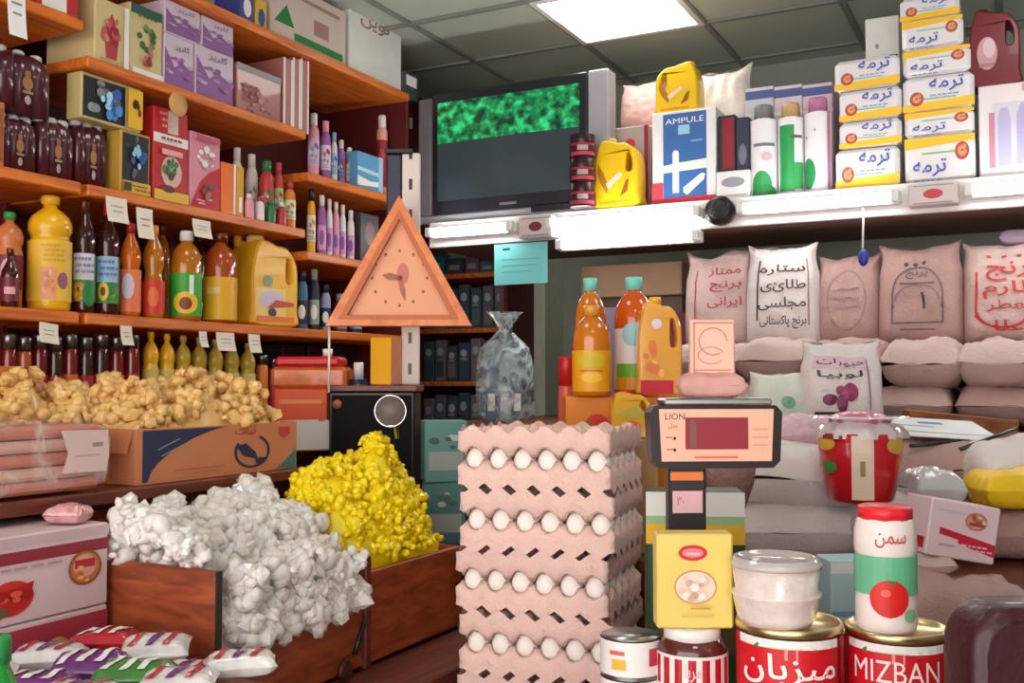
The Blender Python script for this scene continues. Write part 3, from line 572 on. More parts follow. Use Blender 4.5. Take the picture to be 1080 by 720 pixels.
for i in range(7):
    a0 = 151 + i * 17
    lbot('lemon_bottle', '%s pale yellow bottle on the lowest shelf, counting from the dark jars' % ords[i], 'bottle', a0, a0 + 16.5, 350 + i * 2, ZE, 'squash', [OILY, OILG][i > 1], YCAP if i < 2 else mat('olive_cap', (190, 170, 80), .35), (.3, .58, P(216, 194, 110), []), inset=.06, group='pale yellow bottles on the lowest shelf')
for i, (a0, a1, yt, mb) in enumerate([(270, 283, 374, DO), (284, 294, 378, DR)]):
    lbot('spice_jar', ['orange jar next to the pale yellow bottles', 'small red jar beside the red lidded tub'][i], 'jar', a0, a1, yt, ZE, 'jar', mb, LIDM, None, inset=.07, cap_name='lid')
for i in range(3):
    lbox('packet', '%s dark packet at the back of the lowest shelf behind the tubs' % ords[i], 'packet', 298 + i * 27, 322 + i * 27, 364, ZE, DKP, [('r', .2, .8, .3, .7, P(90, 60, 56))], d=.1, inset=.24, group='dark packets behind the tubs')
lbox('packet', 'orange box with dark stripe at the start of the lowest shelf', 'box', -8, 18, 386, ZE, P(214, 116, 50), [('r', .1, .8, .55, .8, BLACK)], d=.1, inset=.0)
# --- price tags hanging on the shelf edges
def ptag(lab, x0, x1, y0, y1, tilt=0, m=PAPER, pr=None):
    X = XL + .006; p0 = hx(x0, y0, X); p1 = hx(x1, y0, X); z0 = hx((x0 + x1) / 2, y1, X).z; w = p1.y - p0.y; h = p0.z - z0; b = MB(); n = 5; vs = []; fs = []
    for i in range(n + 1):
        q = i / n; vs += [(-w / 2, -.012 * q * q, h * (1 - q)), (w / 2, -.012 * q * q, h * (1 - q)), (-w / 2, -.012 * q * q + .0012, h * (1 - q)), (w / 2, -.012 * q * q + .0012, h * (1 - q))]
    for i in range(n): a = 4 * i; fs += [(a, a + 4, a + 5, a + 1), (a + 2, a + 3, a + 7, a + 6), (a, a + 2, a + 6, a + 4), (a + 1, a + 5, a + 7, a + 3)]
    fs += [(0, 1, 3, 2), (4 * n, 4 * n + 2, 4 * n + 3, 4 * n + 1)]
    b.add(vs, fs, m); ink(b, lambda x, z, l: (x, -.012 * (1 - z / h) ** 2 - l - .0008, z), pr or [('r', .2, .8, .62, .66, P(150, 140, 130)), ('r', .25, .75, .42, .46, P(150, 140, 130))], w, h)
    o = b.build('price_tag', None, (X, (p0.y + p1.y) / 2, z0), pi / 2); o.rotation_euler.y = tilt; tag(o, lab, 'price tag', 'price tags on the shelf edges')
ptag('cream paper tag hanging above the dark glass bottles', 112, 134, 206, 235); ptag('long white paper tag hanging beside the cream one', 144, 161, 218, 252); ptag('cream paper tag above the amber oil bottle', 203, 222, 230, 251)
ptag('paper tag under the joint of the oil shelf above the dark jars', 40, 60, 340, 362, .1); ptag('narrow tag above the first pale yellow bottle', 127, 139, 343, 364); ptag('narrow folded tag above the pale yellow bottles', 210, 218, 349, 366); ptag('square paper tag above the pale yellow bottles', 228, 247, 350, 370); ptag('paper tag at the end of the pale yellow bottles', 262, 274, 352, 372)
ptag('tall white tag hanging from the short upper shelf', 8, 27, -20, 40, 0, P(236, 236, 236))
b = MB(); b.lathe([(.0, -.002), (.036, -.002), (.037, 0), (.036, .002), (0, .002)], P(206, 156, 96), 24, M=Matrix.Rotation(pi / 2, 4, 'X')); p = hx(188, 110, XL + .008)
tag(b.build('price_sticker', None, p, pi / 2), 'round tan sticker on the edge of the second shelf', 'sticker')
# ================================================================== BACK SHELF
YB = 3.6; ZS = 2.165; ZSB = 2.06
def BS(x0, x1, yt, Y, z): a = hy(x0, yt, Y); c = hy(x1, yt, Y); return (a.x + c.x) / 2, c.x - a.x, hy((x0 + x1) / 2, yt, Y).z - z
def bbox(name, label, cat, x0, x1, yt, z, m, pr=(), d=.14, Y=YB + .03, group=None, rz=0, tape=None):
    x, w, h = BS(x0, x1, yt, Y, z); return carton(name, label, cat, (x, Y + d / 2, z + .0005), rz, w * .985, d, h, m, pr, (), group, tape)
def bbot(name, label, x0, x1, yt, z, kind, mb, mc, lab=None, Y=YB + .08, group=None, cap_name='cap'):
    x, w, h = BS(x0, x1, yt, Y, z); return bottle(name, label, 'bottle' if kind != 'spray' else 'spray can', (x, Y, z + .0005), h, w / 2 * .95, kind, mb, mc, lab, None, group, cap_name=cap_name)
t = thing('wall_rack', 'long high shelf with white front lit by tubes, loaded with tissue packs', 'shelf', (0, YB, ZS))
xs0, xs1 = -2.24, 1.3
b = MB(); b.box(xs0, xs1, .02, .6, -.03, 0, SHELFB, .003); b.build('shelf_board', t)
b = MB(); b.box(xs0, xs1, 0, .018, ZSB - ZS, 0, WPLAST, .003); b.build('front_fascia', t)
b = MB(); b.box(xs0, xs1, .019, .58, ZSB - ZS, ZSB - ZS + .016, wood('shelf_underside', (112, 84, 70), (134, 104, 88), .7, (2, 20, 20)), .003); b.build('underside_board', t)
for x in ():
    b = MB(); b.prism([(0, 0)], 0, 0, METAL) if 0 else b.add([(x, .05, -.031), (x, .58, -.031), (x, .58, -.2), (x + .012, .05, -.031), (x + .012, .58, -.031), (x + .012, .58, -.2)], [(0, 1, 2), (5, 4, 3), (0, 3, 4, 1), (1, 4, 5, 2), (2, 5, 3, 0)], SHELFB); b.build('bracket', t)
for x in (-2.2, 1.2): b = MB(); b.box(x, x + .03, .55, .58, -ZS + .002, ZSB - ZS - .001, SHELFB, .002); b.build('post', t)
TUBE = glow('tube_light', (255, 255, 255), 20.0)
def tube(lab, xa, xb, y, z):
    t = thing('tube_lamp', lab, 'tube lamp', ((xa + xb) / 2, y, z), 0, 'white tube lamps along the high shelf'); L = (xb - xa) / 2
    b = MB(); b.box(-L, L, -.004, .034, -.022, .022, WPLAST, .004); b.build('housing', t)
    X = Matrix.Rotation(pi / 2, 4, 'Y')
    b = MB(); b.lathe([(.017, -L + .03), (.017, L - .03)], TUBE, 14, M=Matrix.Translation((0, -.02, 0)) @ X); b.build('tube', t)
    for s in (-1, 1): b = MB(); b.box(s * (L - .016) - .014, s * (L - .016) + .014, -.036, -.004, -.02, .02, WPLAST, .004); b.build('end_cap', t)
xm = hy(565, 245, YB).x
tube('long white tube lamp under the television', xs0 + .02, xm - .07, YB - .036, 2.115); tube('long white tube lamp under the spray cans', xm + .07, hy(752, 225, YB).x - .03, YB - .036, 2.115)
tube('long white tube lamp under the tissue packs', hy(772, 225, YB).x + .03, hy(958, 205, YB).x - .02, YB - .036, 2.115); tube('white tube lamp under the boxes beside the maroon jug', hy(1010, 205, YB).x + .02, 1.1, YB - .036, 2.115)
a, c = hy(592, 255, YB).x, hy(742, 255, YB).x
tube('short white tube lamp hanging lower beside the cyan note', a, c, YB - .03, 2.03)
def plate(lab, x0, x1, y0, y1, col):
    p, q = hy(x0, y0, YB - .06), hy(x1, y1, YB - .06); w, h = q.x - p.x, p.z - q.z
    carton('label_plate', lab, 'label plate', ((p.x + q.x) / 2, YB - .034, q.z), 0, w, .066, h, P(216, 204, 204), [('o', .5, .5, .2, .22, col), ('r', .1, .9, .06, .12, GREY), ('r', .1, .9, .86, .9, GREY)])
plate('small pale plate with dark red dot between the tube lamps under the television', 548, 583, 229, 249, P(120, 50, 60)); plate('small pale plate with red mark on the shelf front under the tissue packs', 958, 1011, 195, 214, P(206, 60, 70))
# round black camera-like lamp on the shelf front
p = hy(761, 223, YB - .03); t = thing('loudspeaker', 'round black loudspeaker fixed to the white shelf front', 'loudspeaker', p)
M = Matrix.Rotation(pi / 2, 4, 'X'); b = MB(); b.lathe([(.035, -.03), (.05, -.01), (.054, .02), (.05, .04), (.034, .05)], BPLAST, 24, M=M); b.build('housing', t)
b = MB(); b.lathe([(.036, .048), (.03, .058), (.016, .064), (.0, .066)], mat('cone', (52, 50, 54), .6, bump=.6, bscale=200), 20, M=M); b.build('cone', t)
# television
tv0, tv1 = hy(437, 160, YB), hy(637, 160, YB - .02); zt = hy(622, 71, YB).z; W = tv1.x - tv0.x; H = zt - ZS - .004
t = thing('television', 'wide silver and black television showing a green picture on the high shelf', 'television', ((tv0.x + tv1.x) / 2, YB + .03, ZS + .002))
TVS = mat('tv_silver', (168, 166, 174), .35, .3); TVD = mat('tv_dark', (30, 32, 38), .3, coat=.3); TVG = mat('speaker_grille', (112, 106, 112), .6, bump=.4, bscale=220)
b = MB(); zb = .035; b.box(-W / 2, W / 2, 0, .08, 0, zb, TVS, .006); b.box(-W / 2 + .07, W / 2 - .09, -.004, .1, zb, H - .002, TVD, .006)
b.add([(-W * .36, .1, .04), (W * .36, .1, .04), (W * .36, .1, H - .01), (-W * .36, .1, H - .01), (-W * .2, .4, .06), (W * .2, .4, .06), (W * .2, .4, H * .75), (-W * .2, .4, H * .75)], [(0, 4, 5, 1), (1, 5, 6, 2), (2, 6, 7, 3), (3, 7, 4, 0), (4, 7, 6, 5)], BPLAST); b.build('cabinet', t)
for x0, x1 in ((-W / 2, -W / 2 + .068), (W / 2 - .088, W / 2)): b = MB(); b.box(x0, x1, -.002, .08, zb + .001, H * (.97 if x0 < 0 else 1.0), TVG if x0 < 0 else TVS, .006); b.build('speaker', t)
sc = bpy.data.materials.new('tv_picture'); sc.use_nodes = True; nt = sc.node_tree; B_ = nt.nodes['Principled BSDF']; B_.inputs['Base Color'].default_value = (.01, .012, .012, 1); B_.inputs['Roughness'].default_value = .18
tc = nt.nodes.new('ShaderNodeTexCoord'); sp = nt.nodes.new('ShaderNodeSeparateXYZ'); nt.links.new(tc.outputs['Generated'], sp.inputs[0])
mpv = nt.nodes.new('ShaderNodeMapping'); mpv.inputs['Scale'].default_value = (13, 1, 9); nt.links.new(tc.outputs['Generated'], mpv.inputs[0])
nz = nt.nodes.new('ShaderNodeTexNoise'); nz.inputs['Scale'].default_value = 1.3; nz.inputs['Detail'].default_value = 7; nt.links.new(mpv.outputs[0], nz.inputs['Vector'])
cr = nt.nodes.new('ShaderNodeValToRGB'); e = cr.color_ramp.elements; e[0].position = .36; e[0].color = C(8, 52, 36); e[1].position = .66; e[1].color = C(50, 214, 130); x_ = e.new(.5); x_.color = C(20, 130, 70); nt.links.new(nz.outputs['Fac'], cr.inputs[0])
gt = nt.nodes.new('ShaderNodeMath'); gt.operation = 'GREATER_THAN'; gt.inputs[1].default_value = .585; nt.links.new(sp.outputs['Z'], gt.inputs[0])
mx = nt.nodes.new('ShaderNodeMix'); mx.data_type = 'RGBA'; mx.inputs['A'].default_value = C(46, 56, 58); nt.links.new(gt.outputs[0], mx.inputs['Factor']); nt.links.new(cr.outputs[0], mx.inputs['B']); nt.links.new(mx.outputs['Result'], B_.inputs['Emission Color']); B_.inputs['Emission Strength'].default_value = .85
b = MB(); sx0, sx1, sz0, sz1 = -W / 2 + .1, W / 2 - .12, zb + .055, H - .045; n = 8; vs = []; fs = []
for i in range(n + 1):
    for j in range(n + 1): u, v = i / n, j / n; vs.append((sx0 + (sx1 - sx0) * u, -.006 - .008 * (1 - (2 * u - 1) ** 2) * (1 - (2 * v - 1) ** 2), sz0 + (sz1 - sz0) * v))
for i in range(n):
    for j in range(n): q = i * (n + 1) + j; fs.append((q, q + n + 1, q + n + 2, q + 1))
b.add(vs, fs, sc, True); b.build('screen', t)
b = MB(); b.box(-.04, .035, -.0065, -.003, zb + .018, zb + .028, METAL, .001); b.build('badge', t)
b = MB(); b.box(W * .12, W * .4, -.012, .0, .012, zb + .002, TVD, .002); b.build('control_flap', t)
# stacked dark cans with red bands by the speaker
for i in range(3):
    x, w, h = BS(609, 634, 198 - 27 * i, YB - .0 + .02, ZS); h = .092
    t = bottle('paste_can', ['lowest red banded dark can stacked beside the television', 'middle red banded dark can of the stack beside the television', 'topmost red banded dark can of the stack beside the television'][i], 'can', (x, YB - .045, ZS + .001 + i * (h + .001)), h, w / 2, 'can', mat('tin_dark', (56, 34, 40), .3, .2), None, (.08, .6, P(58, 36, 42), [('r', 0, 1, .0, .3, P(190, 60, 80)), ('r', .3, .7, .4, .9, P(190, 170, 170)), ('r', 0, 1, .8, 1, P(166, 36, 56))]), group='red banded cans beside the television')
def bjug(lab, x0, x1, yt, z, mb, mc, pr, Y, d=.1, flip=1, capx=-.22, rz=0):
    x, w, h = BS(x0, x1, yt, Y, z); return jug('liquid_jug', lab, 'jug', (x, Y, z + .0005), rz, w * .97, d, h, mb, mc, pr, flip=flip, capx=capx)
YLJ = mat('detergent_jug', (242, 196, 20), .3, var=.05, coat=.2)
JP = [('p', [(.1, .62), (.22, .5), (.34, .3), (.3, .2), (.14, .36), (.08, .5)], P(176, 116, 20)), ('p', [(.28, .34), (.6, .5), (.66, .44), (.34, .26)], P(240, 216, 190)), ('p', [(.6, .14), (.78, .22), (.82, .4), (.74, .36)], P(150, 84, 30)), ('r', .12, .8, .06, .1, P(216, 150, 30))]
bjug('yellow detergent jug standing before the grey carton on the high shelf', 631, 677, 146, ZS, YLJ, YCAP, JP, YB + .06)
bbox('carton', 'grey carton with red oval behind the yellow detergent jug', 'carton', 641, 684, 134, ZS, P(160, 146, 146), [('o', .55, .8, .13, .06, P(186, 40, 70)), ('r', .9, 1, 0, 1, P(126, 30, 44))], Y=YB + .13, d=.2)
lampb = bbox('lamp_box', 'white and blue lamp box with two white lamps pictured on the high shelf', 'box', 687, 755, 116, ZS, P(232, 230, 232), [('r', .18, .86, .06, .97, P(54, 104, 168)), ('p', [(.18, .34), (.18, .42), (.4, .44), (.86, .46), (.86, .36), (.5, .35)], WHITE), ('t', 'AMPULE', .22, .82, .86, .92, WHITE), ('r', .42, .6, .74, .84, P(150, 200, 220)), ('r', .33, .43, .12, .54, P(236, 232, 236)), ('o', .38, .54, .05, .035, P(236, 232, 236)), ('p', [(.5, .12), (.56, .09), (.82, .24), (.84, .3), (.78, .31), (.5, .17)], P(240, 236, 240)), ('r', 0, 1, 0, .07, P(206, 40, 60)), ('r', 0, .18, .07, .24, P(214, 60, 76)), ('r', .62, .8, .65, .67, P(120, 160, 210))], d=.16, Y=YB + .04)
zlb = ZS + max(v.co.z for v in lampb.data.vertices) + .002
FLOR = mat('floral_bag', (222, 212, 204), .6, var=.18, scale=40, bump=.3)
pbx = BS(640, 735, 132, YB + .36, ZS)
carton('carton', 'plain pale carton at the rear of the high shelf under the rosy pack', 'carton', (pbx[0], YB + .46, ZS + .0005), 0, pbx[1], .2, pbx[2], P(206, 190, 180))
zpb = ZS + pbx[2] + .002
x, w, h = BS(648, 702, 80, YB + .36, zpb); sack('rosy_pack', 'rosy wrapped pack lying high beside the television top', 'pack', (x, YB + .45, zpb), 0, w, h, .12, mat('rosy_bag', (200, 158, 152), .6, bump=.3, bscale=30, var=.2), seed=3)
bjug('yellow jug standing on the blue lamp box', 695, 740, 68, zlb, YLJ, YCAP, JP, YB + .12, flip=-1)
x, w, h = BS(722, 790, 68, YB + .3, ZS); sack('floral_bag', 'tall white floral bag behind the blue lamp box', 'bag', (x, YB + .34, ZS + .001), 0, w * 1.05, h, .16, FLOR, seed=5)
bbox('battery_pack', 'black pack with red stripe beside the blue lamp box', 'pack', 757, 776, 130, ZS + .076, P(40, 36, 46), [('r', .25, .9, .05, .95, P(136, 24, 44))], Y=YB + .05, d=.07)
bbox('battery_pack', 'dark navy pack beside the red striped pack', 'pack', 776, 790, 132, ZS + .076, P(46, 50, 70), [('o', .5, .3, .3, .2, P(110, 110, 130))], Y=YB + .05, d=.07)
bx = bbox('lamp_box', 'low white box with grey lamp picture before the dark packs', 'box', 755, 791, 180, ZS, P(232, 228, 228), [('o', .5, .6, .35, .18, P(150, 150, 160)), ('r', .1, .9, .1, .16, P(200, 190, 196))], Y=YB + .03, d=.12)
for o_ in [o for o in COL.objects if o.name.startswith('battery_pack')]: o_.location.z = ZS + max(v.co.z for v in bx.data.vertices) + .002
SPW = mat('spray_white', (230, 226, 228), .28, .1)
for i, (a0, a1, yt, top, pr) in enumerate([(791, 820, 112, GPLAST, [('o', .4, .1, .4, .22, P(50, 150, 80)), ('o', .5, .02, .5, .12, P(40, 130, 70)), ('r', .1, .9, .64, .68, P(110, 110, 120)), ('o', .6, .5, .2, .06, P(206, 180, 190))]), (820, 848, 110, mat('tan_cap', (206, 170, 120), .4), [('r', .0, .62, .02, .9, P(44, 150, 78)), ('o', .8, .62, .16, .2, WHITE), ('r', .5, .95, .72, .76, P(90, 90, 100)), ('r', .62, 1, .05, .4, P(60, 160, 90))]), (848, 877, 104, mat('mauve_cap', (190, 120, 160), .4), [('o', .1, .22, .3, .2, P(40, 140, 76)), ('r', .85, 1, 0, 1, P(190, 110, 150)), ('p', [(.0, .66), (.4, .76), (.4, .79), (.0, .7)], P(70, 70, 80))])]):
    bbot('spray_can', ['white spray can with low green swirl beside the white lamp box', 'mostly green spray can in the middle of the three', 'white spray can with mauve edge beside the tissue packs'][i], a0, a1, yt, ZS, 'spray', [SPW, SPW, SPW][i], top, (.02, .83, P(230, 226, 230), pr), group='spray cans on the high shelf')
for i, (a0, a1, yt) in enumerate([(786, 816, 92), (816, 846, 90), (846, 878, 88)]):
    bbox('roll_pack', ['wrapped white pack behind the first spray can', 'wrapped white pack behind the green spray can', 'wrapped white pack with pink tint behind the mauve edged can'][i], 'pack', a0, a1, yt, ZS, [P(206, 206, 216), P(220, 204, 212), P(226, 196, 214)][i], [('r', 0, 1, .9, .97, P(80, 96, 150)), ('r', 0, 1, .6, .68, P(180, 190, 206)), ('r', 0, 1, .75, .78, WHITE)], Y=YB + .22, d=.16, group='wrapped packs behind the spray cans')
# tissue packs
TW = mat('tissue_wrap', (230, 226, 230), .32, var=.05, coat=.3, bump=.12, bscale=18); TY = P(246, 192, 40); TB = P(66, 96, 176); TR = P(176, 80, 60)
def tpack(lab, x0, x1, yt, z, up, Y=YB + .03, d=.18, hmax=None, rz=0):
    x, w, h = BS(x0, x1, yt, Y, z); h = hmax or h
    band = (0, 1, 0, .26) if not up else (0, 1, .74, 1)
    emb = (.2, .36) if not up else (.82, .64); tx = (.38, .86, .5, .92) if not up else (.12, .6, .12, .5)
    pr = [('p', [(0, band[2]), (1, band[2] + (.05 if not up else .12)), (1, band[3] + .06 if not up else 1), (0, band[3] - (.06 if not up else 0))], TY), ('r', .25, .75, band[3] + .06 if not up else .62, band[3] + .1 if not up else .66, P(130, 190, 130)), ('o', *emb, .1, .2, TR), ('o', *emb, .06, .12, P(226, 150, 110)), *flor(*emb, .07, .14, [TR, P(226, 150, 110), P(150, 60, 40)], 6, 21, .3), *lines(tx[0], tx[1], tx[2] - .12, tx[2] - .04, 1, P(120, 140, 190)), ('t', 'ترمه', *tx, TB)]
    t = carton('tissue_pack', lab, 'tissue pack', (x, Y + d / 2, z + .0005), rz, w * .98, d, h - .002, TW, pr, group='yellow and white tissue packs', bev=.014); return h
z = ZS
for i, yt in enumerate([155, 126, 93, 60]):
    h = BS(882, 948, yt, YB + .03, ZS)[2] + ZS - z
    tpack(['lowest', 'second', 'third', 'topmost'][i] + ' tissue pack of the shorter column beside the spray cans', [880, 884, 884, 879][i], [949, 951, 951, 949][i], yt, z, False, hmax=h); z += h + .001
z = ZS
for i, yt in enumerate([143, 116, 78, 50, 18, -8]):
    h = BS(952, 1028, yt, YB + .03, ZS)[2] + ZS - z
    tpack(['lowest', 'second', 'third', 'fourth', 'fifth', 'topmost'][i] + ' tissue pack of the taller column beside the maroon jug', [953, 953, 951, 951, 950, 948][i], [1029, 1028, 1028, 1024, 1016, 1012][i], yt, z, i in (0, 1, 3, 4), hmax=h); z += h + .001
zq = ZS + BS(912, 948, 62, YB + .22, ZS)[2]
bbox('carton', 'pale carton behind the shorter tissue column', 'carton', 906, 948, 64, ZS, P(206, 204, 200), Y=YB + .24, d=.2)
bbox('tissue_pack', 'plain white pack lying on top behind the shorter tissue column', 'pack', 912, 948, 18, zq, P(226, 226, 222), [('r', .7, .95, .06, .12, NAVY), ('r', .3, .4, .3, .4, GREY)], Y=YB + .25, d=.15)
VB = [('r', .2, .98, .1, .8, P(206, 200, 214)), ('p', [(.26, .12), (.44, .12), (.44, .62), (.4, .74), (.3, .74), (.26, .62)], P(176, 170, 206)), ('p', [(.52, .12), (.74, .12), (.74, .66), (.68, .78), (.58, .78), (.52, .66)], P(170, 164, 204)), ('r', .14, .22, .1, .7, P(190, 130, 150)), ('r', .6, 1, .9, .98, P(220, 150, 120))]
vb = bbox('soap_box', 'white box with two violet bottles pictured beside the taller tissue column', 'box', 1031, 1110, 87, ZS, P(224, 216, 218), VB, Y=YB + .03, d=.18)
zv = ZS + max(v.co.z for v in vb.data.vertices) + .002
MJ = mat('maroon_jug', (120, 24, 40), .28, var=.08, coat=.2)
bjug('maroon liquid jug with handle on the white violet bottle box', 1021, 1076, 10, zv, MJ, mat('maroon_cap', (90, 18, 30), .35), [('o', .36, .42, .2, .2, P(206, 160, 166)), ('o', .4, .48, .12, .12, P(230, 200, 206)), ('r', .2, .5, .26, .3, P(190, 120, 126))], YB + .12, capx=-.24)
bbox('carton', 'white carton behind the maroon jug', 'carton', 1030, 1130, -10, zv, P(222, 220, 220), [('r', .7, .95, .6, .7, BLUE)], Y=YB + .26, d=.1) if 0 else None
# cyan note, hanging tag
p, q = hy(521, 258, YB - .01), hy(577, 298, YB - .01); w, h = q.x - p.x, p.z - q.z
b = MB(); b.box(-w / 2, w / 2, -.001, .001, 0, h, P(120, 206, 206), .0003); ink(b, flat(-.001), [('r', .16, .3, .84, .9, P(50, 80, 90)), ('r', .15, .85, .6, .62, P(90, 170, 176)), ('r', .15, .8, .45, .47, P(90, 170, 176)), ('r', .15, .7, .3, .32, P(90, 170, 176))], w, h)
tag(b.build('paper_note', None, ((p.x + q.x) / 2, YB - .006, q.z)), 'cyan paper note hanging under the shelf front beside the television', 'note')
p = hy(910, 226, YB - .02); q = hy(909, 278, YB - .02)
t = thing('hanging_tag', 'blue tag hanging on a white cord from the high shelf', 'tag', (p.x, YB - .022, q.z)); L = p.z - q.z + .05
b = MB(); b.tube([(0, 0, L), (.002, 0, L * .7), (-.002, 0, .04)], .0035, WPLAST); b.build('cord', t)
b = MB(); b.ball((0, 0, .02), (.018, .012, .03), mat('blue_tag', (36, 44, 130), .35), 12, 8); b.build('pendant', t)
# ================================================================== CORNER RACK WITH BLISTER PACKS
YK = 4.12; xk0, xk1 = hy(441, 380, YK).x, hy(531, 400, YK).x
t = thing('corner_rack', 'small dim rack with orange boards in the corner behind the clock post', 'rack', (0, YK, 0))
KZ = [hy(490, 466, YK).z, hy(490, 402, YK).z, hy(490, 346, YK).z, hy(490, 288, YK).z]
for z in KZ: b = MB(); b.box(xk0, xk1, 0, .3, z - .022, z, SHELF, .002); b.build('shelf_board', t)
for x in (xk0 - .02, xk1): b = MB(); b.box(x, x + .02, 0.001, .3, .002, KZ[3] + .02, MAROON, .002); b.build('side_panel', t)
b = MB(); b.box(xk0, xk1, .3, .31, .5, KZ[3] + .02, MAROON, .002); b.build('back_panel', t)
rng = random.Random(3); BL = [P(92, 96, 104), P(70, 74, 84), P(110, 112, 118), P(58, 84, 92), P(120, 108, 112), P(60, 66, 96)]
for s in range(3):
    n = 7; zz = KZ[s]
    for i in range(n):
        w = (xk1 - xk0 - .01) / n; hgt = (KZ[s + 1] - zz) * rng.uniform(.66, .84); m = BL[rng.randrange(6)]
        carton('blister_pack', '%s blister pack from the clock post on the %s board of the corner rack' % (ords[i], ['lowest', 'middle', 'upper'][s]), 'pack', (xk0 + .005 + w * (i + .5), YK + .05, zz + .0005), rng.uniform(-.1, .1), w * .86, .03, hgt, m, [('r', .15, .85, .1, .5, BL[rng.randrange(6)]), ('o', .5, .72, .3, .1, P(170, 172, 176)), ('r', .2, .8, .55, .6, [P(140, 60, 70), P(60, 110, 130), P(150, 150, 130)][rng.randrange(3)])], group='blister packs in the corner rack')
for i, (a0, a1, yt, m) in enumerate([(447, 466, 268, TEAL), (468, 486, 272, P(70, 70, 80)), (488, 503, 270, P(110, 80, 90)), (504, 520, 274, P(60, 96, 100))]):
    x, w, h = BS(a0, a1, yt, YK + .03, KZ[3]); carton('packet', ['teal packet on top of the corner rack', 'dark grey packet on top of the corner rack', 'dull pink packet on top of the corner rack', 'grey green packet beneath the cyan note'][i], 'packet', (x, YK + .08, KZ[3] + .0005), 0, w, .06, max(.05, h), m, [('r', .2, .8, .3, .6, GREY)])
# grey wall pillar and the things by it
p0, p1 = hy(536, 350, 4.4), hy(574, 350, 4.4)
b = MB(); b.box(p0.x, p1.x, 4.4, YW + .01, 0, ZC, mat('pillar_paint', (196, 200, 180), .8), .01); struct(b.build('trim_2'))
pb = ht(532, 436, 3.55); zbag = 1.361
t = thing('plastic_bag', 'clear plastic bag with bluish packs standing beside the corner rack', 'bag', (pb.x, pb.y, zbag), YAW); CLB = mat('bluish_film', (196, 216, 222), .1, var=.3, scale=20, alpha=.6, coat=.6, bump=.6, bscale=22)
nt = CLB.node_tree; nn = nt.nodes.new('ShaderNodeTexNoise'); nn.inputs['Scale'].default_value = 14; nn.inputs['Detail'].default_value = 5; nn.inputs['Distortion'].default_value = 1.5; mr = nt.nodes.new('ShaderNodeMapRange'); mr.inputs['From Min'].default_value = .4; mr.inputs['From Max'].default_value = .66; mr.inputs['To Min'].default_value = .06; mr.inputs['To Max'].default_value = .85; tcx = nt.nodes.new('ShaderNodeTexCoord'); nt.links.new(tcx.outputs['Object'], nn.inputs['Vector']); nt.links.new(nn.outputs['Fac'], mr.inputs['Value']); nt.links.new(mr.outputs['Result'], nt.nodes['Principled BSDF'].inputs['Alpha'])
b = MB(); b.lathe([(.07, 0), (.095, .03), (.1, .1), (.095, .2), (.08, .26), (.045, .3), (.022, .325), (.03, .345), (.06, .385)], CLB, 36, caps=False, lobes=lambda a: (1 + .07 * cos(5 * a) + .05 * sin(9 * a), .75 + .06 * sin(7 * a)))
b.v = [(x + .012 * noise.noise(Vector((x * 20, y * 20, z * 18))), y + .012 * noise.noise(Vector((x * 20, y * 20, z * 18 + 9))), z) for x, y, z in b.v]
b.build('film', t)
for k, (x_, m_) in enumerate([(-.045, P(60, 100, 130)), (0, P(150, 170, 176)), (.045, P(70, 84, 100))]):
    b = MB(); b.box(x_ - .02, x_ + .02, -.035, .035, .006, .2 + .02 * (k == 1), m_, .004); ink(b, lambda x, z, l, x_=x_: (x_ + x, -.035 - l, z), [('r', .2, .8, .2, .5, WHITE), ('o', .5, .7, .25, .1, P(40, 60, 80))], .04, .2); b.build('packet', t)

# ================================================================== TABLES, COUNTER AND STANDS
def table(name, label, x0, x1, y0, y1, z, m, th=.03, cat='counter', closed=True):
    t = thing(name, label, cat, ((x0 + x1) / 2, (y0 + y1) / 2, 0)); w, d = (x1 - x0) / 2, (y1 - y0) / 2
    b = MB(); b.box(-w, w, -d, d, z - th, z, m, .004); b.build('table_top', t)
    for sx in (-1, 1):
        for sy in (-1, 1): b = MB(); b.box(sx * (w - .03) - .025, sx * (w - .03) + .025, sy * (d - .03) - .025, sy * (d - .03) + .025, .001, z - th, m, .003); b.build('leg', t)
    if closed:
        b = MB(); b.box(-w + .055, w - .055, -d + .012, -d + .03, .1, z - th, m, .002); b.build('front_panel', t)
        for sx in (-1, 1): b = MB(); b.box(sx * (w - .02) - .008, sx * (w - .02) + .008, -d + .055, d - .055, .1, z - th, m, .002); b.build('side_panel', t)
    return t
ZL = .88
table('display_table', 'wooden table carrying the sugar bins and tea cartons', -2.27, -1.13, .55, 2.75, ZL, DARKW)
table('shop_counter', 'dark wooden shop counter under the egg trays and cans', -.73, 1.2, 1.452, 2.17, ZT, DARKW)
ZEG = .782
table('egg_bench', 'low wooden bench under the tall stack of egg trays', -1.11, -.745, 1.6, 2.17, ZEG, DARKW, cat='bench')
table('low_platform', 'low wooden platform under the front flour sacks', -1.12, 1.2, 2.2, 2.74, 1.10, DARKW, cat='platform')
table('high_platform', 'higher wooden platform under the stacked rice sacks', -1.85, 1.3, 2.77, 4.26, 1.36, DARKW, cat='platform')
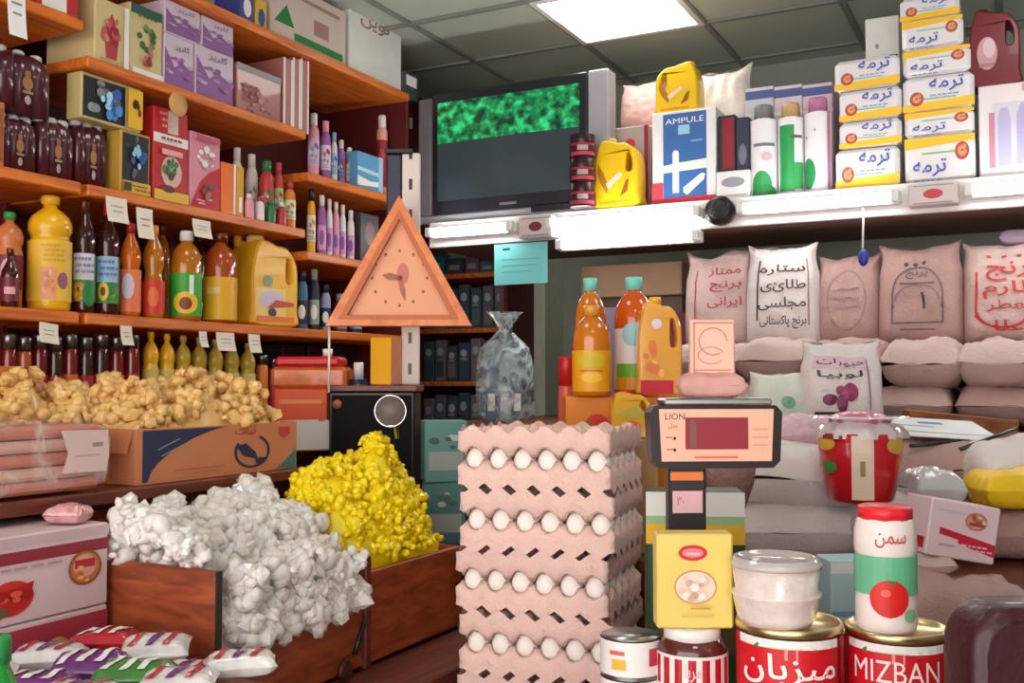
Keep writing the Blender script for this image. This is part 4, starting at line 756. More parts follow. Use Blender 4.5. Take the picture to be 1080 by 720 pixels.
# upper board on the table, with the crystal sugar cartons
UX = -1.65; UZ = 1.283; b = MB()
t = thing('display_shelf', 'dark wooden shelf board carrying the amber sugar cartons', 'shelf', (UX, 0, 0))
b = MB(); b.box(-.6, 0, .6, 2.07, UZ - .028, UZ, DARKW, .004); b.build('shelf_board', t)
for y in (.62, 2.02): b = MB(); b.box(-.59, -.25, y, y + .03, ZL + .001, UZ - .0285, DARKW, .003); b.build('support', t)
def opencart(name, label, x1, x0, y0, y1, z, h, m, pr=()):
    t = thing(name, label, 'carton', (x1, (y0 + y1) / 2, z), pi / 2); w, d = y1 - y0, x1 - x0; b = MB(); k = .004
    b.box(-w / 2, w / 2, 0, d, 0, k, m, .0005); b.box(-w / 2, w / 2, 0, k, k, h, m, .0008); b.box(-w / 2, w / 2, d - k, d, k, h, m, .0008)
    for s in (-1, 1): b.box(s * (w / 2 - k / 2) - k / 2, s * (w / 2 - k / 2) + k / 2, k, d - k, k, h, m, .0008)
    ink(b, flat(0), pr, w, h); b.build('tray', t)
    for s in (-1, 1):
        f = MB(); f.add([(s * w / 2, .01, h), (s * w / 2, d - .01, h), (s * (w / 2 + .012), d - .015, h - .05), (s * (w / 2 + .012), .015, h - .05), (s * (w / 2 + .002), .01, h + .001), (s * (w / 2 + .002), d - .01, h + .001), (s * (w / 2 + .015), d - .015, h - .05), (s * (w / 2 + .015), .015, h - .05)], [(0, 1, 2, 3), (4, 7, 6, 5), (0, 4, 5, 1), (1, 5, 6, 2), (2, 6, 7, 3), (3, 7, 4, 0)], m); f.build('side_flap', t)
    return t
DB = P(44, 52, 84); TL = P(80, 130, 120)
curve = [(.03, .03), (.03, .97), (.5, .97)] + [(.5 - .44 * (1 - (1 - q) ** 1.7), .97 - .92 * q ** 1.25) for q in (.15, .3, .5, .7, .85, 1)]
cy0, cy1 = yat(144, 480, UX - .02), yat(313, 460, UX - .02)
opencart('printed_carton', 'open carton with dark blue corner and leaf circle heaped with amber sugar', UX - .02, UX - .32, cy0, cy1, UZ + .001, .117, CARDR,
    [('p', curve, DB), ('p', [(.84, .02), (.99, .02), (.99, .42), (.95, .3), (.9, .16)], TL), ('ring', .68, .44, .12, .34, .14, -215, 65, DB), ('p', [(.57, .58), (.64, .6), (.7, .42), (.72, .26), (.62, .36)], DB), ('p', [(.7, .3), (.78, .3), (.77, .2), (.7, .18)], DB), ('t', 'نبات', .56, .7, .76, .95, P(190, 70, 60)), ('p', [(.86, .9), (.94, .9), (.94, .76), (.9, .66), (.86, .76)], P(196, 70, 60)), ('r', .2, .5, .2, .215, P(190, 100, 76)), ('r', .3, .46, .12, .135, P(190, 100, 76)),
     ('p', [(.1, .62), (.22, .8), (.23, .79), (.11, .61)], P(150, 150, 170)), ('p', [(.12, .5), (.24, .68), (.25, .67), (.13, .49)], P(150, 150, 170))])
opencart('plain_carton', 'plain open carton of amber sugar behind the printed one', UX - .335, UX - .585, cy0 - .08, cy1 - .02, UZ + .001, .117, CARDR)
AMBS = mat('amber_sugar', (250, 198, 124), .3, trans=.1, var=.16, scale=9, coat=.3, sss=.15); WHS = mat('white_sugar', (244, 238, 234), .28, trans=.12, var=.05, coat=.4, sss=.15); YLS = mat('yellow_sugar', (255, 222, 14), .34, trans=.05, var=.08, scale=12, coat=.2, sss=.35)
def amberf(xa, xb, ya, yb, sd, zp):
    def f(x, y):
        u = (2 * (x - xa) / (xb - xa) - 1); v = (2 * (y - ya) / (yb - ya) - 1)
        return UZ + .115 + zp * max(0, 1 - u ** 4) * max(0, 1 - abs(v) ** 6) * (.6 + .85 * noise.noise(Vector((x * 11, y * 11, sd))))
    return f
heap('amber_sugar_heap', 'heap of pale amber rock sugar in the printed carton', 'rock sugar', UX - .312, UX - .028, cy0 + .008, cy1 - .008, amberf(UX - .312, UX - .028, cy0, cy1, 1, .11), AMBS, 95, .036, 15, .009, .022, 11, UZ + .06, lambda x, y: UZ + .12, .02)
heap('amber_sugar_heap', 'heap of amber rock sugar in the plain carton at the back', 'rock sugar', UX - .577, UX - .343, cy0 - .072, cy1 - .03, amberf(UX - .577, UX - .343, cy0 - .07, cy1 - .03, 5, .12), AMBS, 95, .036, 15, .009, .022, 12, UZ + .06, lambda x, y: UZ + .12, .02)
# pink wafer pack wrapped in film
py0, py1 = yat(-70, 480, UX + .01), yat(133, 480, UX + .01)
t = thing('wafer_pack', 'film wrapped pack of long pink wafer slabs on the dark shelf board', 'wafer pack', (UX - .005, (py0 + py1) / 2, UZ + .001), pi / 2); w = py1 - py0
PW = mat('pink_wafer', (206, 120, 100), .6, var=.2, scale=30, bump=.2); PW2 = mat('pale_wafer', (226, 176, 160), .6, var=.2, scale=30)
for i in range(5): b = MB(); b.box(-w / 2 + .03, w / 2 - .04 - .004 * (i % 2), .01, .12, .006 + i * .026, .029 + i * .026, [PW, PW2][i % 2], .008); b.build('wafer_slab', t)
f = pfun(w, .145, .17, True, 4); b = MB()
for sgn in (-1, 1):
    n = 20; vs = []; fs = []
    for i in range(n + 1):
        for j in range(n + 1):
            u, v = -1 + 2 * i / n, -1 + 2 * j / n; e = max(0, 1 - abs(u) ** 8) ** .5 * max(0, 1 - abs(v) ** 8) ** .4; nn = noise.noise(Vector((u * 7, v * 4, sgn)))
            vs.append((u * w / 2, .065 + sgn * .075 * e * (1 + .08 * nn), .002 + (v + 1) / 2 * .145 * (.5 + .5 * max(0, 1 - abs(u) ** 10)) + .03 * (1 - max(0, 1 - abs(u) ** 10))))
    for i in range(n):
        for j in range(n): a = i * (n + 1) + j; q = (a, a + n + 1, a + n + 2, a + 1); fs.append(q if sgn < 0 else q[::-1])
    b.add(vs, fs, FILM, True)
b.build('film', t)
l = MB(); ink(l, lambda x, z, q: (x, -.0125 - q, z), [('p', [(.62, .86), (.66, .55), (.63, .3), (.88, .28), (.9, .5), (.89, .84)], P(226, 198, 192)), ('r', .8, .86, .62, .68, P(170, 140, 140)), ('r', .7, .84, .5, .52, P(206, 160, 156))], w, .145); l.build('label', t)
# ------------------------------------------------------------------ bins with rock sugar
BX = -1.3; yb0 = yat(233, 640, BX); yb1 = yat(386, 620, BX); yb2 = yat(484, 620, BX); bt = .016
t = thing('sugar_bin', 'open reddish wooden bin with divider for white and yellow sugar', 'bin', (BX, 0, ZL + .001))
def bp(name, x0, x1, y0, y1, z1, m=BINW, z0=0): b = MB(); b.box(x0, x1, y0, y1, z0, z1, m, .003); return b.build(name, t)
BXL = -.285
bp('bottom', BXL, 0, yb0, yb2, .012); bp('end_board', BXL, 0, yb0 - bt, yb0 - .0005, .283); bp('divider', BXL, .008, yb1 - .011, yb1 + .011, .243, DARKW); bp('end_board', BXL, 0, yb2 + .0005, yb2 + bt, .205)
bp('front_board', -bt, 0, yb0, yb1 - .0115, .128); bp('front_board', -bt, 0, yb1 + .0115, yb2, .206); bp('back_board', BXL - bt, BXL - .0005, yb0 - bt, yb2 + bt, .33)
b = MB(); b.box(.0005, .004, yb0 - bt, yb0 - bt + .016, 0, .283, BPLAST, .001); b.build('corner_strip', t)
def whitef(x, y):
    k = (BX - x) / .27; v = (2 * (y - yb0) / (yb1 - yb0) - 1)
    return ZL + .14 + .235 * max(0, min(1, k)) ** .5 * (1 - .2 * max(0, -v) ** 2) * (.95 + .2 * noise.noise(Vector((x * 8, y * 8, 3))))
heap('white_sugar_heap', 'large heap of white rock sugar spilling over the front wooden bin', 'rock sugar', BX + BXL + .01, BX - .018, yb0 + .004, yb1 - .012, whitef, WHS, 170, .034, 15, .009, .024, 21, ZL + .03, lambda x, y: ZL + (.285 if y < yb0 + .01 else .13), .05)
rng = random.Random(5); b = MB(); pts = []
for k in range(70):                                   # lumps pushed out over the end and front boards
    x = BX - .06 - rng.random() * .2; y = yb0 - .01 + rng.uniform(-.02, .03); c = Vector((x, y, ZL + .3 + .01 + rng.random() * .03 + (.03 if x < BX - .12 else 0)))
    if k > 20: c = Vector((BX + rng.uniform(-.02, .012), yb0 + .05 + rng.random() * (yb1 - yb0 - .09), ZL + .145 + rng.random() ** 1.5 * .12))
    for q in range(18): d = Vector((rng.gauss(0, 1), rng.gauss(0, 1), rng.gauss(0, 1))).normalized(); pts.append(c + d * .028 * rng.uniform(.4, 1))
b2 = bpy.data.objects['white_sugar_heap']; crystals(b, pts, WHS, .009, .022, rng)
me = b2.data; bm_v = [tuple(v.co) for v in me.vertices]; bm_f = [tuple(p.vertices) for p in me.polygons]; n0 = len(bm_v); sm = [p.use_smooth for p in me.polygons]
me2 = bpy.data.meshes.new('white_sugar_heap'); me2.from_pydata(bm_v + b.v, [], bm_f + [tuple(i + n0 for i in f_) for f_ in b.f]); me2.materials.append(WHS); me2.polygons.foreach_set('use_smooth', sm + b.sm); b2.data = me2
yc = (yb1 + yb2) / 2
def yellowf(x, y):
    u = (x - (BX - .13)) / .19; v = (y - yc) / .235; r = sqrt(u * u + v * v); p = ht(404, 450, 2.42)
    q = sqrt((x - p.x) ** 2 + (y - p.y) ** 2)
    e = max(0, min(1, (BX - .012 - x) / .11)) ** .6 * max(0, min(1, (yb2 + .01 - y) / .12)) ** .6
    return ZL + .17 + .275 * e * max(0, 1 - r ** 3.6 * .5) * (.95 + .12 * noise.noise(Vector((x * 9, y * 9, 8)))) + .09 * max(0, 1 - q / .05) ** .6
heap('yellow_sugar_heap', 'bright yellow rock sugar heaped to a peak in the far bin', 'rock sugar', BX + BXL + .005, BX - .018, yb1 + .012, yb2 - .002, yellowf, YLS, 230, .028, 16, .006, .015, 31, ZL + .1, lambda x, y: ZL + .215, .045)
# dark scoop hung on the divider, loose candy
p0, p1, p2 = hx(384, 655, BX + .022), hx(374, 690, BX + .022), hx(364, 708, BX + .024)
t = thing('wooden_scoop', 'dark wooden scoop hanging on the front of the bin divider', 'scoop', p1)
b = MB(); b.tube([p0 - p1, (p0 - p1) * .4, Vector((0, 0, 0))], .006, BPLAST); b.build('handle', t); b = MB(); b.ball(p2 - p1, (.01, .022, .026), mat('dark_scoop', (62, 26, 20), .4), 14, 10); b.build('bowl', t)
p = ht(413, 433, 2.43)
t = thing('metal_scoop', 'round metal scoop standing upside in the yellow sugar peak', 'scoop', p, YAW)
M = Matrix.Rotation(pi / 2, 4, 'X'); b = MB(); b.lathe([(.0, -.05), (.026, -.05), (.033, -.03), (.036, .02), (.0385, .022), (.039, .026), (.036, .026), (.033, .02), (.03, -.028)], CHROME, 24, M=M, caps=False); b.lathe([(.0345, .02), (.029, -.03), (.0, -.04)], mat('scoop_inside', (120, 106, 100), .6, .4), 24, M=M); b.build('cup', t)
b = MB(); b.tube([(0, .045, .0), (0, .06, -.02), (.005, .07, -.07)], .006, CHROME); b.build('handle', t)
# ------------------------------------------------------------------ tea cartons and candy at the table's near end
TCW = P(222, 196, 200); TX1 = -1.55; ty1 = yat(114, 600, TX1); ty0 = ty1 - .55
TEA = [('r', 0, 1, .68, .82, P(150, 50, 66)), ('r', 0, 1, .86, .98, P(206, 180, 186)), ('o', .63, .3, .08, .2, P(206, 56, 50)), ('p', [(.55, .36), (.71, .46), (.69, .2), (.6, .1)], P(190, 40, 40)), ('o', .56, .16, .06, .08, P(110, 90, 60)), ('o', .9, .5, .06, .19, P(206, 130, 70)), ('o', .9, .52, .045, .14, P(230, 170, 150)), ('r', .86, .94, .5, .6, P(190, 50, 60)), ('ring', .9, .5, .066, .21, .12, 0, 360, P(150, 90, 50)), ('r', .2, .5, .4, .46, P(200, 150, 160))] + lines(.5, .86, .6, .66, 1, P(190, 150, 160)) + flor(.63, .34, .05, .1, [P(226, 90, 70), P(170, 30, 36)], 6, 33, .4) + flor(.9, .44, .04, .1, [P(240, 190, 120), P(206, 120, 60)], 6, 34, .4)
c1 = carton('tea_carton', 'pink tea carton with red tea glass picture tucked under the dark shelf', 'tea carton', (TX1 - .125, (ty0 + ty1) / 2, 1.088), pi / 2, ty1 - ty0, .25, .15, TCW, TEA)
c2 = carton('tea_carton', 'lower pink and red tea carton beneath the red tea glass one', 'tea carton', (TX1 - .125, (ty0 + ty1) / 2, ZL + .001), pi / 2, ty1 - ty0, .25, .205, TCW, [('r', 0, 1, .5, .96, P(176, 60, 80)), ('r', .5, .98, .1, .4, P(206, 120, 130)), ('o', .8, .7, .05, .12, P(220, 170, 90)), ('o', .68, .74, .04, .1, P(130, 120, 180))])
p = ht(74, 562, 1.83)
sack('candy_packet', 'small red and clear candy packet on the tea carton edge', 'packet', (TX1 - .045, hx(74, 562, TX1 - .04).y, 1.239), 0.4, .07, .06, .035, mat('candy_wrap', (216, 150, 150), .15, var=.6, scale=60, coat=.8), up=False, seed=8)
t = table('candy_crate', 'low wooden stand under the striped candies', -1.52, -1.1, .97, 1.34, 1.0, DARKW, .02, 'stand', closed=False)
for o in list(t.children):
    if o.name.startswith('leg'):
        me = o.data
        for v in me.vertices: v.co.z = max(v.co.z, ZL + .001)
CND = [mat('candy_white', (236, 226, 226), .2, var=.3, scale=40, coat=.6), mat('candy_purple', (120, 50, 130), .2, var=.4, scale=40, coat=.6), mat('candy_red', (190, 40, 56), .2, var=.4, scale=40, coat=.6), mat('candy_green', (70, 140, 60), .2, var=.3, scale=40, coat=.6)]
rng = random.Random(12); proto = {}
SL = ['white sweet sachet with red slanting stripes', 'purple and white sweet sachet', 'red and white sweet sachet', 'green and white sweet sachet']
for k in range(22):
    ci = [0, 0, 1, 0, 2, 0, 1, 3, 0, 2, 0][k % 11]; L_ = k // 11
    x, y = -1.46 + .1 * (k % 4) + rng.uniform(-.015, .015) + .02 * L_, 1.03 + .12 * ((k // 4) % 3) + rng.uniform(-.01, .01); z = 1.001 + .03 * L_; rz = rng.uniform(-.3, .3) + .7; lab = SL[ci] + ' on the low stand beside the tea cartons'
    if ci not in proto:
        c2_ = [CND[2], WHITE, WHITE, WHITE][ci]
        proto[ci] = sack('sweet_sachet', lab, 'sachet', (x, y, z), rz, .115, .075, .036, CND[ci], False, [('s', .12, .22, .14, .86, .16, c2_), ('s', .38, .48, .14, .86, .16, [CND[1], WHITE, WHITE, WHITE][ci]), ('s', .62, .72, .14, .86, .16, c2_)], SL[ci] + 's', 50 + ci, nu=14, nv=14)
    else: clone(proto[ci], (x, y, z), rz, lab, SL[ci] + 's').rotation_euler.x = rng.uniform(-.2, .2)
p = ht(-2, 690, 1.28); bottle('soda_bottle', 'green bottle with red label at the corner of the candy stand', 'bottle', (p.x, p.y, ZL + .001), .3, .036, 'wasp', mat('green_bottle', (40, 150, 60), .2, coat=.5), GCAP, (.3, .56, P(206, 40, 30), []))
# ================================================================== CLOCK ON ITS POST, BLACK CABINET
TC = 2.86; right = RM @ Vector((1, 0, 0)); pc = ht(392, 440, 2.9); fw = Vector((-sin(YAW), cos(YAW), 0))
cw = 90 * 2.9 / F; zc1 = ht(392, 413, 2.9).z
t = thing('black_cabinet', 'black cabinet with tan dot and wooden top behind the yellow sugar', 'cabinet', (pc.x, pc.y, ZL + .001), YAW); h = zc1 - ZL - .001
b = MB(); b.box(-cw / 2, cw / 2, 0, .2, 0, h, BPLAST, .004); b.build('body', t); b = MB(); b.box(-cw / 2 + .008, cw / 2 - .008, -.006, -.0005, .01, h - .01, mat('black_door', (14, 12, 13), .6, spec=.15), .003); b.build('door', t)
b = MB(); b.lathe([(.0, 0), (.013, 0), (.013, .006), (0, .007)], P(170, 100, 60), 16, M=Matrix.Translation((-cw / 2 + .025, -.006, h - .035)) @ Matrix.Rotation(pi / 2, 4, 'X')); b.build('knob', t)
zt_ = h + .0195; b = MB(); b.box(-cw / 2 - .004, cw / 2 + .01, -.02, .2, h + .0005, zt_, DARKW, .003); b.build('top_board', t); ztop = ZL + .001 + zt_
pp = ht(433, 300, 2.96); zt2 = ht(430, 160, 2.96).z
t = thing('display_post', 'white slotted post standing behind the triangular clock', 'post', (pp.x, pp.y, ztop + .0005), YAW); h = zt2 - ztop; hw = 19 * 2.96 / F / 2
b = MB(); b.box(-hw, hw, 0, .02, 0, h, mat('post_white', (214, 200, 194), .5), .003); b.build('upright', t)
b = MB()
for k in range(9): zq_ = .03 + k * .09; b.box(-.006, .004, -.0006, .001, zq_, zq_ + .032, BPLAST, .0002)
b.build('slot', t); b = MB(); b.box(-hw - .045, -hw - .002, -.004, .016, h - .22, h - .005, P(40, 42, 62), .004); b.build('bracket', t)
b = MB(); b.box(-hw - .05, hw * .2, -.008, .02, h - .004, h + .012, BPLAST, .003); b.build('bracket_cap', t)
for i, (m_, lab) in enumerate([(P(50, 60, 66), 'dark grey carton at the bottom of the stack beyond the yellow sugar'), (P(66, 120, 120), 'teal carton in the middle of the stack beyond the yellow sugar'), (P(90, 140, 136), 'pale teal carton on top of the stack beyond the yellow sugar')]):
    q_ = ht(468, 480, 2.86); carton('packet', lab, 'carton', (q_.x, q_.y, ZL + .001 + i * .171), YAW + .1 * i, .12, .1, .17, m_, [('r', .1, .9, .2, .5, P(150, 160, 160))] + flor(.5, .7, .3, .15, [P(60, 90, 90), P(180, 190, 180)], 6, 30 + i, .4))
# clock
s = TC / F; cb = ht(421.5, 344, TC); hw, hh_ = 76.5 * s, 137 * s; fwid = .031
t = thing('triangular_clock', 'triangular orange wooden wall clock with pale face and dark hands', 'clock', (cb.x, cb.y, cb.z), YAW)
tri = lambda k: [(-hw + k * 2.05, k), (hw - k * 2.05, k), (0, hh_ - k * 2.25)]
def trif(k0, k1, y0, y1, m):
    A, B2 = tri(k0), tri(k1); vs = [(x, y, z) for y in (y0, y1) for L in (A, B2) for x, z in L]; fs = []
    for i in range(3):
        j = (i + 1) % 3; fs += [(i, j, 3 + j, 3 + i), (6 + i, 9 + i, 9 + j, 6 + j), (i, 6 + i, 6 + j, j), (3 + i, 3 + j, 9 + j, 9 + i)]
    return MB().add(vs, fs, m)
trif(0, fwid * .55, -.03, .02, CLOCKW).build('frame', t); b = trif(fwid * .55, fwid * .95, -.03, -.0095, mat('clock_wood_dark', (190, 100, 48), .45)); b.build('frame_lip', t)
b = MB(); b.prism(tri(fwid * .5), -.008, .012, mat('clock_face', (234, 164, 124), .5, var=.06)); cz = hh_ * .37
DKB = P(140, 70, 50)
for k in range(12):
    a = 2 * pi * k / 12; rx = hw * .5 if k not in (0,) else 0; x, z = .062 * sin(a) * 1.25, cz + .07 * cos(a) * 1.1
    b.box(x - .0032, x + .0032, -.0092, -.0078, z - .004, z + .004, DKB if k % 3 else P(170, 70, 60), .0006)
b.build('dial', t)
def hand(name, a, L, wd, m, y, lobe=0):
    b = MB(); M = Matrix.Translation((0, 0, cz)) @ Matrix.Rotation(a, 4, 'Y'); b.prism([(-wd, -.008), (wd, -.008), (wd * (1.6 if lobe else .7), L * .6), (0, L), (-wd * (1.6 if lobe else .7), L * .6)], y, y + .0015, m, M); b.build(name, t)
hand('hour_hand', -1.4, .05, .006, P(160, 90, 70), -.012, 1); hand('minute_hand', 2.9, .066, .004, P(176, 96, 76), -.014, 1)
b = MB(); b.prism([(.009 + .016 * cos(2 * pi * i / 16), cz + .012 + .03 * sin(2 * pi * i / 16)) for i in range(16)], -.0095, -.0078, P(200, 110, 100)); b.build('oval_motif', t)
b = MB(); b.ball((0, -.015, cz), (.006, .004, .006), DKB, 10, 6); b.build('hub', t)
a_ = ht(347, 346, TC); q_ = ht(347, 414, TC); b = MB(); b.tube([(-hw + .006, .0, .0), (-hw + .006, .0, q_.z - cb.z)], .0035, WPLAST); b.build('hanging_rod', t)
b = MB(); b.box(-.012, .02, .02, .06, hh_ * .2, hh_ * .28, METAL, .002); b.build('mount', t)
# yellow box on the cabinet
p = ht(403, 404, 2.92); carton('yellow_box', 'upright yellow box with tan side on the black cabinet', 'box', (p.x, p.y + .02, ztop + .0005), YAW - .45, .07, .06, 50 * 2.92 / F, P(246, 178, 30), [('r', .05, .95, .02, .05, P(206, 130, 40))])
for o in [bpy.data.objects['yellow_box']]:
    b = MB(); w_ = .07
bb = MB(); bb.box(-.035, .035, -.03, .03, 0, 50 * 2.92 / F, P(246, 178, 30), .002); bb.add([(.0353, -.028, .002), (.0353, .028, .002), (.0353, .028, .134), (.0353, -.028, .134)], [(0, 1, 2, 3)], P(226, 150, 110)); o = bpy.data.objects['yellow_box']; 
me = bpy.data.meshes.new('yellow_box'); me.from_pydata(bb.v, [], bb.f); [me.materials.append(m) for m in bb.mats]; me.polygons.foreach_set('material_index', bb.m); o.data = me
# plank with tubs between the wall shelves and the cabinet
table('side_bench', 'small wooden bench behind the sugar carrying the red lidded tub', -2.27, -1.89, 2.12, 2.72 + .02, 1.302, DARKW, .02, 'bench', closed=False)
for o in bpy.data.objects['side_bench'].children:
    if o.name.startswith('leg'):
        for v in o.data.vertices: v.co.z = max(v.co.z, ZL + .001)
p = ht(326, 455, 2.98); zz = 1.303
opt = thing('produce_tray', 'white edged open tray behind the end of the printed carton', 'tray', (p.x, p.y, zz), YAW + .5); b = MB(); w_, d_, h_ = .13, .13, .085
b.box(-w_ / 2, w_ / 2, -d_ / 2, d_ / 2, 0, .004, CARD, .001)
for sgn in (-1, 1): b.box(-w_ / 2, w_ / 2, sgn * d_ / 2 - .002, sgn * d_ / 2 + .002, .004, h_, WHITE, .001); b.box(sgn * w_ / 2 - .002, sgn * w_ / 2 + .002, -d_ / 2 + .003, d_ / 2 - .003, .004, h_, WHITE, .001)
b.build('tray', opt); b = MB(); b.box(-w_ / 2 + .004, w_ / 2 - .004, -d_ / 2 + .004, d_ / 2 - .004, .005, .055, P(90, 40, 46), .01); b.build('liner', opt)
p = ht(322, 440, 3.13); ob = carton('orange_box', 'red orange box under the red lidded tub', 'box', (p.x, p.y, zz), YAW, .16, .14, ht(322, 410, 3.13).z - zz, P(226, 90, 44), [('r', .1, .9, .75, .82, P(236, 150, 90))])
zz2 = ht(322, 410, 3.13).z + .001
t = thing('plastic_tub', 'clear tub of orange sweets with a wide red lid', 'tub', (p.x + .02, p.y + .01, zz2), YAW); hh_2 = 23 * 3.13 / F
b = MB(); b.box(-.115, .115, -.07, .07, 0, hh_2, mat('tub_orange', (214, 110, 50), .2, var=.3, scale=30, coat=.4), .012); b.build('tub', t); b = MB(); b.box(-.1, .095, -.075, .075, hh_2 + .0005, hh_2 + .03, mat('red_lid', (206, 24, 36), .35), .008); b.build('lid', t)
b = MB(); b.lathe([(.014, hh_2 + .031), (.016, hh_2 + .055), (0, hh_2 + .056)], WPLAST, 14, M=Matrix.Translation((.045, 0, 0))); tag(b.build('small_cup', None, t.location, YAW), 'small white cup upside on the red tub lid', 'cup')
p = ht(378, 404, 3.12); bottle('small_bottle', 'small blue and white bottle beside the upright yellow box', 'bottle', (p.x, p.y, zz), ht(378, 382, 3.12).z - zz, .024, 'deterg', P(110, 150, 206), WPLAST, (.5, .8, NAVY, [('o', .5, .5, .3, .3, WHITE)]))
# ================================================================== EGG TRAYS
ec = ht(583, 560, 2.17); ER = R(7); N1, N2 = 6, 5; cs = .0525; TW_, TD_ = N1 * cs, N2 * cs + .03
b = MB(); n1, n2 = N1 * 8, N2 * 8; vs = []; fs = []; Hh = .031
for i in range(n1 + 1):
    for j in range(n2 + 1):
        u, v = i / 8, j / 8; cx, cy = 2 * pi * u, 2 * pi * v
        z = 1.35 * (cos(cx) + cos(cy)) / 2
        e = i in (0, n1) or j in (0, n2); z = max(-1, min(.9, z))
        if e: z = .3 + .3 * abs(cos(cx / 2) * cos(cy / 2)) ** 2
        vs.append(((u - N1 / 2) * cs, (v - N2 / 2) * cs, z * Hh))
for i in range(n1):
    for j in range(n2): a = i * (n2 + 1) + j; fs.append((a, a + n2 + 1, a + n2 + 2, a + 1))
nv = len(vs); edge = [i * (n2 + 1) for i in range(n1 + 1)] + [n1 * (n2 + 1) + j for j in range(1, n2 + 1)] + [i * (n2 + 1) + n2 for i in range(n1 - 1, -1, -1)] + [j for j in range(n2 - 1, 0, -1)]
for k, e in enumerate(edge):
    x, y, z = vs[e]; vs.append((x + (.005 if x > TW_ / 2 - .001 else -.006 if x < -TW_ / 2 + .001 else 0), y + (.006 if y > N2 * cs / 2 - .001 else -.006 if y < -N2 * cs / 2 + .001 else 0), z - .006))
m_ = len(edge)
for q in (.5, 1):
    for k in range(m_):
        x, y, z = vs[nv + k]; u, v = x / cs, y / cs + .5; c_ = abs(sin(pi * (u if abs(abs(y) - N2 * cs / 2) < .008 else v)))       # 1 at cup middles, 0 between cups
        bul = 1 + (.012 * c_ - .012) * (1 if q == .5 else .6); vs.append((x * bul, y * bul, z - q * (.033 + .007 * c_ ** .8)))
for k in range(m_):
    k2 = (k + 1) % m_; fs.append((edge[k], nv + k, nv + k2, edge[k2]))
    for g_ in (0, 1): fs.append((nv + g_ * m_ + k, nv + (g_ + 1) * m_ + k, nv + (g_ + 1) * m_ + k2, nv + g_ * m_ + k2))
b.add(vs, fs, PULP, True); proto = b.build('egg_tray'); eggp = MB(); eggp.lathe([(max(1e-5, sin(pi * k / 10)) * .0235 * (1 - .12 * cos(pi * k / 10) * -1), -cos(pi * k / 10) * .028) for k in range(11)], EGG, 14, caps=False); egg0 = eggp.build('egg')
PER = .1245; RZ = Matrix.Rotation(ER, 4, 'Z'); first = True; firste = True
tags_ = ['lowest', 'second', 'third', 'fourth', 'topmost']
for L in range(5):
    z0 = ZEG + .002 + L * PER; jx, jy, jr = [(0, 0, 0), (.006, -.004, .02), (-.004, .003, -.015), (.005, 0, .02), (0, .002, 0)][L]
    for kind in (0, 1):
        o = proto if first else proto.copy(); 
        if not first: COL.objects.link(o)
        first = False; o.location = (ec.x + jx, ec.y + jy, z0 + (.0315 if kind == 0 else PER - .0315)); o.rotation_euler = (0 if kind == 0 else pi, 0, ER + jr)
        tag(o, ('%s filled pulp egg tray of the tall stack, counting from the bench' if kind == 0 else '%s pulp cover tray turned over the eggs, counting from the bench') % tags_[L], 'egg tray', 'stacked pulp egg trays')
    spots = [(i, 0) for i in range(N1)] + [(N1 - 1, j) for j in range(1, N2)]
    for (i, j) in spots:
        o = egg0 if firste else egg0.copy()
        if not firste: COL.objects.link(o)
        firste = False; q = Matrix.Rotation(ER + jr, 4, 'Z') @ Vector(((i - N1 / 2 + .5) * cs, (j - N2 / 2 + .5) * cs, 0)); o.location = (ec.x + jx + q.x, ec.y + jy + q.y, z0 + .059)
        tag(o, 'white egg showing in the %s filled tray of the tall stack' % tags_[L], 'egg', 'eggs in the %s tray' % tags_[L])
# ================================================================== SCALE AND COUNTER GOODS
def at(px, t): p = ht(px, 400, t); return p.x, p.y
def zt_at(py, t): return ht(540, py, t).z
PEACH = P(242, 186, 160)
ts = 1.7; k = ts / F; x, y = at(755, ts)
t = thing('shop_scale', 'electronic shop scale with peach display head on a black pole', 'scale', (x, y, ZT + .001), YAW + .06); z0 = zt_at(494, ts) - ZT; z1 = zt_at(428, ts) - ZT; hw = 71 * k
b = MB(); b.prism([(-hw + .004, z0 + .012), (-hw + .016, z0), (hw - .016, z0), (hw - .004, z0 + .012), (hw, z1 - .012), (hw - .01, z1), (-hw + .01, z1), (-hw, z1 - .012)], 0, .045, mat('scale_black', (44, 32, 34), .4)); b.build('display_head', t)
b = MB(); pw = 61 * k; b.prism([(-pw + .004, z0 + .012), (pw - .004, z0 + .012), (pw, z1 - .006), (-pw, z1 - .006)], -.004, -.0005, PEACH)
h_ = z1 - z0 - .018
ink(b, lambda x, z, l: (x, -.004 - l, z0 + .012 + z), [('t', 'LION', .05, .22, .8, .92, P(70, 50, 50)), ('t', 'عدل', .08, .16, .62, .74, P(206, 100, 96)), ('o', .13, .44, .012, .03, BLACK), ('o', .13, .22, .012, .03, BLACK), ('r', .05, .11, .45, .47, P(170, 110, 100)), ('r', .06, .12, .22, .24, P(170, 110, 100)), ('r', .3, .68, .06, .1, P(226, 120, 110)), ('r', .8, .94, .6, .62, P(226, 160, 140)), ('r', .8, .94, .45, .47, P(226, 160, 140)), ('r', .8, .94, .3, .32, P(226, 160, 140))], pw * 2, h_); b.build('front_panel', t)
b = MB(); b.box(-33 * k - .001, 33 * k, -.0062, -.0042, z0 + .032, z1 - .02, glow('scale_display', (128, 30, 44), .35), .001); ink(b, flat(-.0062), [('r', .06, .16, (z0 + .035) / 1, (z1 - .024), P(128, 84, 76))], 66 * k, 1); b.build('display', t)
b = MB(); b.box(-57 * k, 58 * k, -.012, .05, z1 + .0005, z1 + .012, METAL, .003); b.build('top_tray', t)
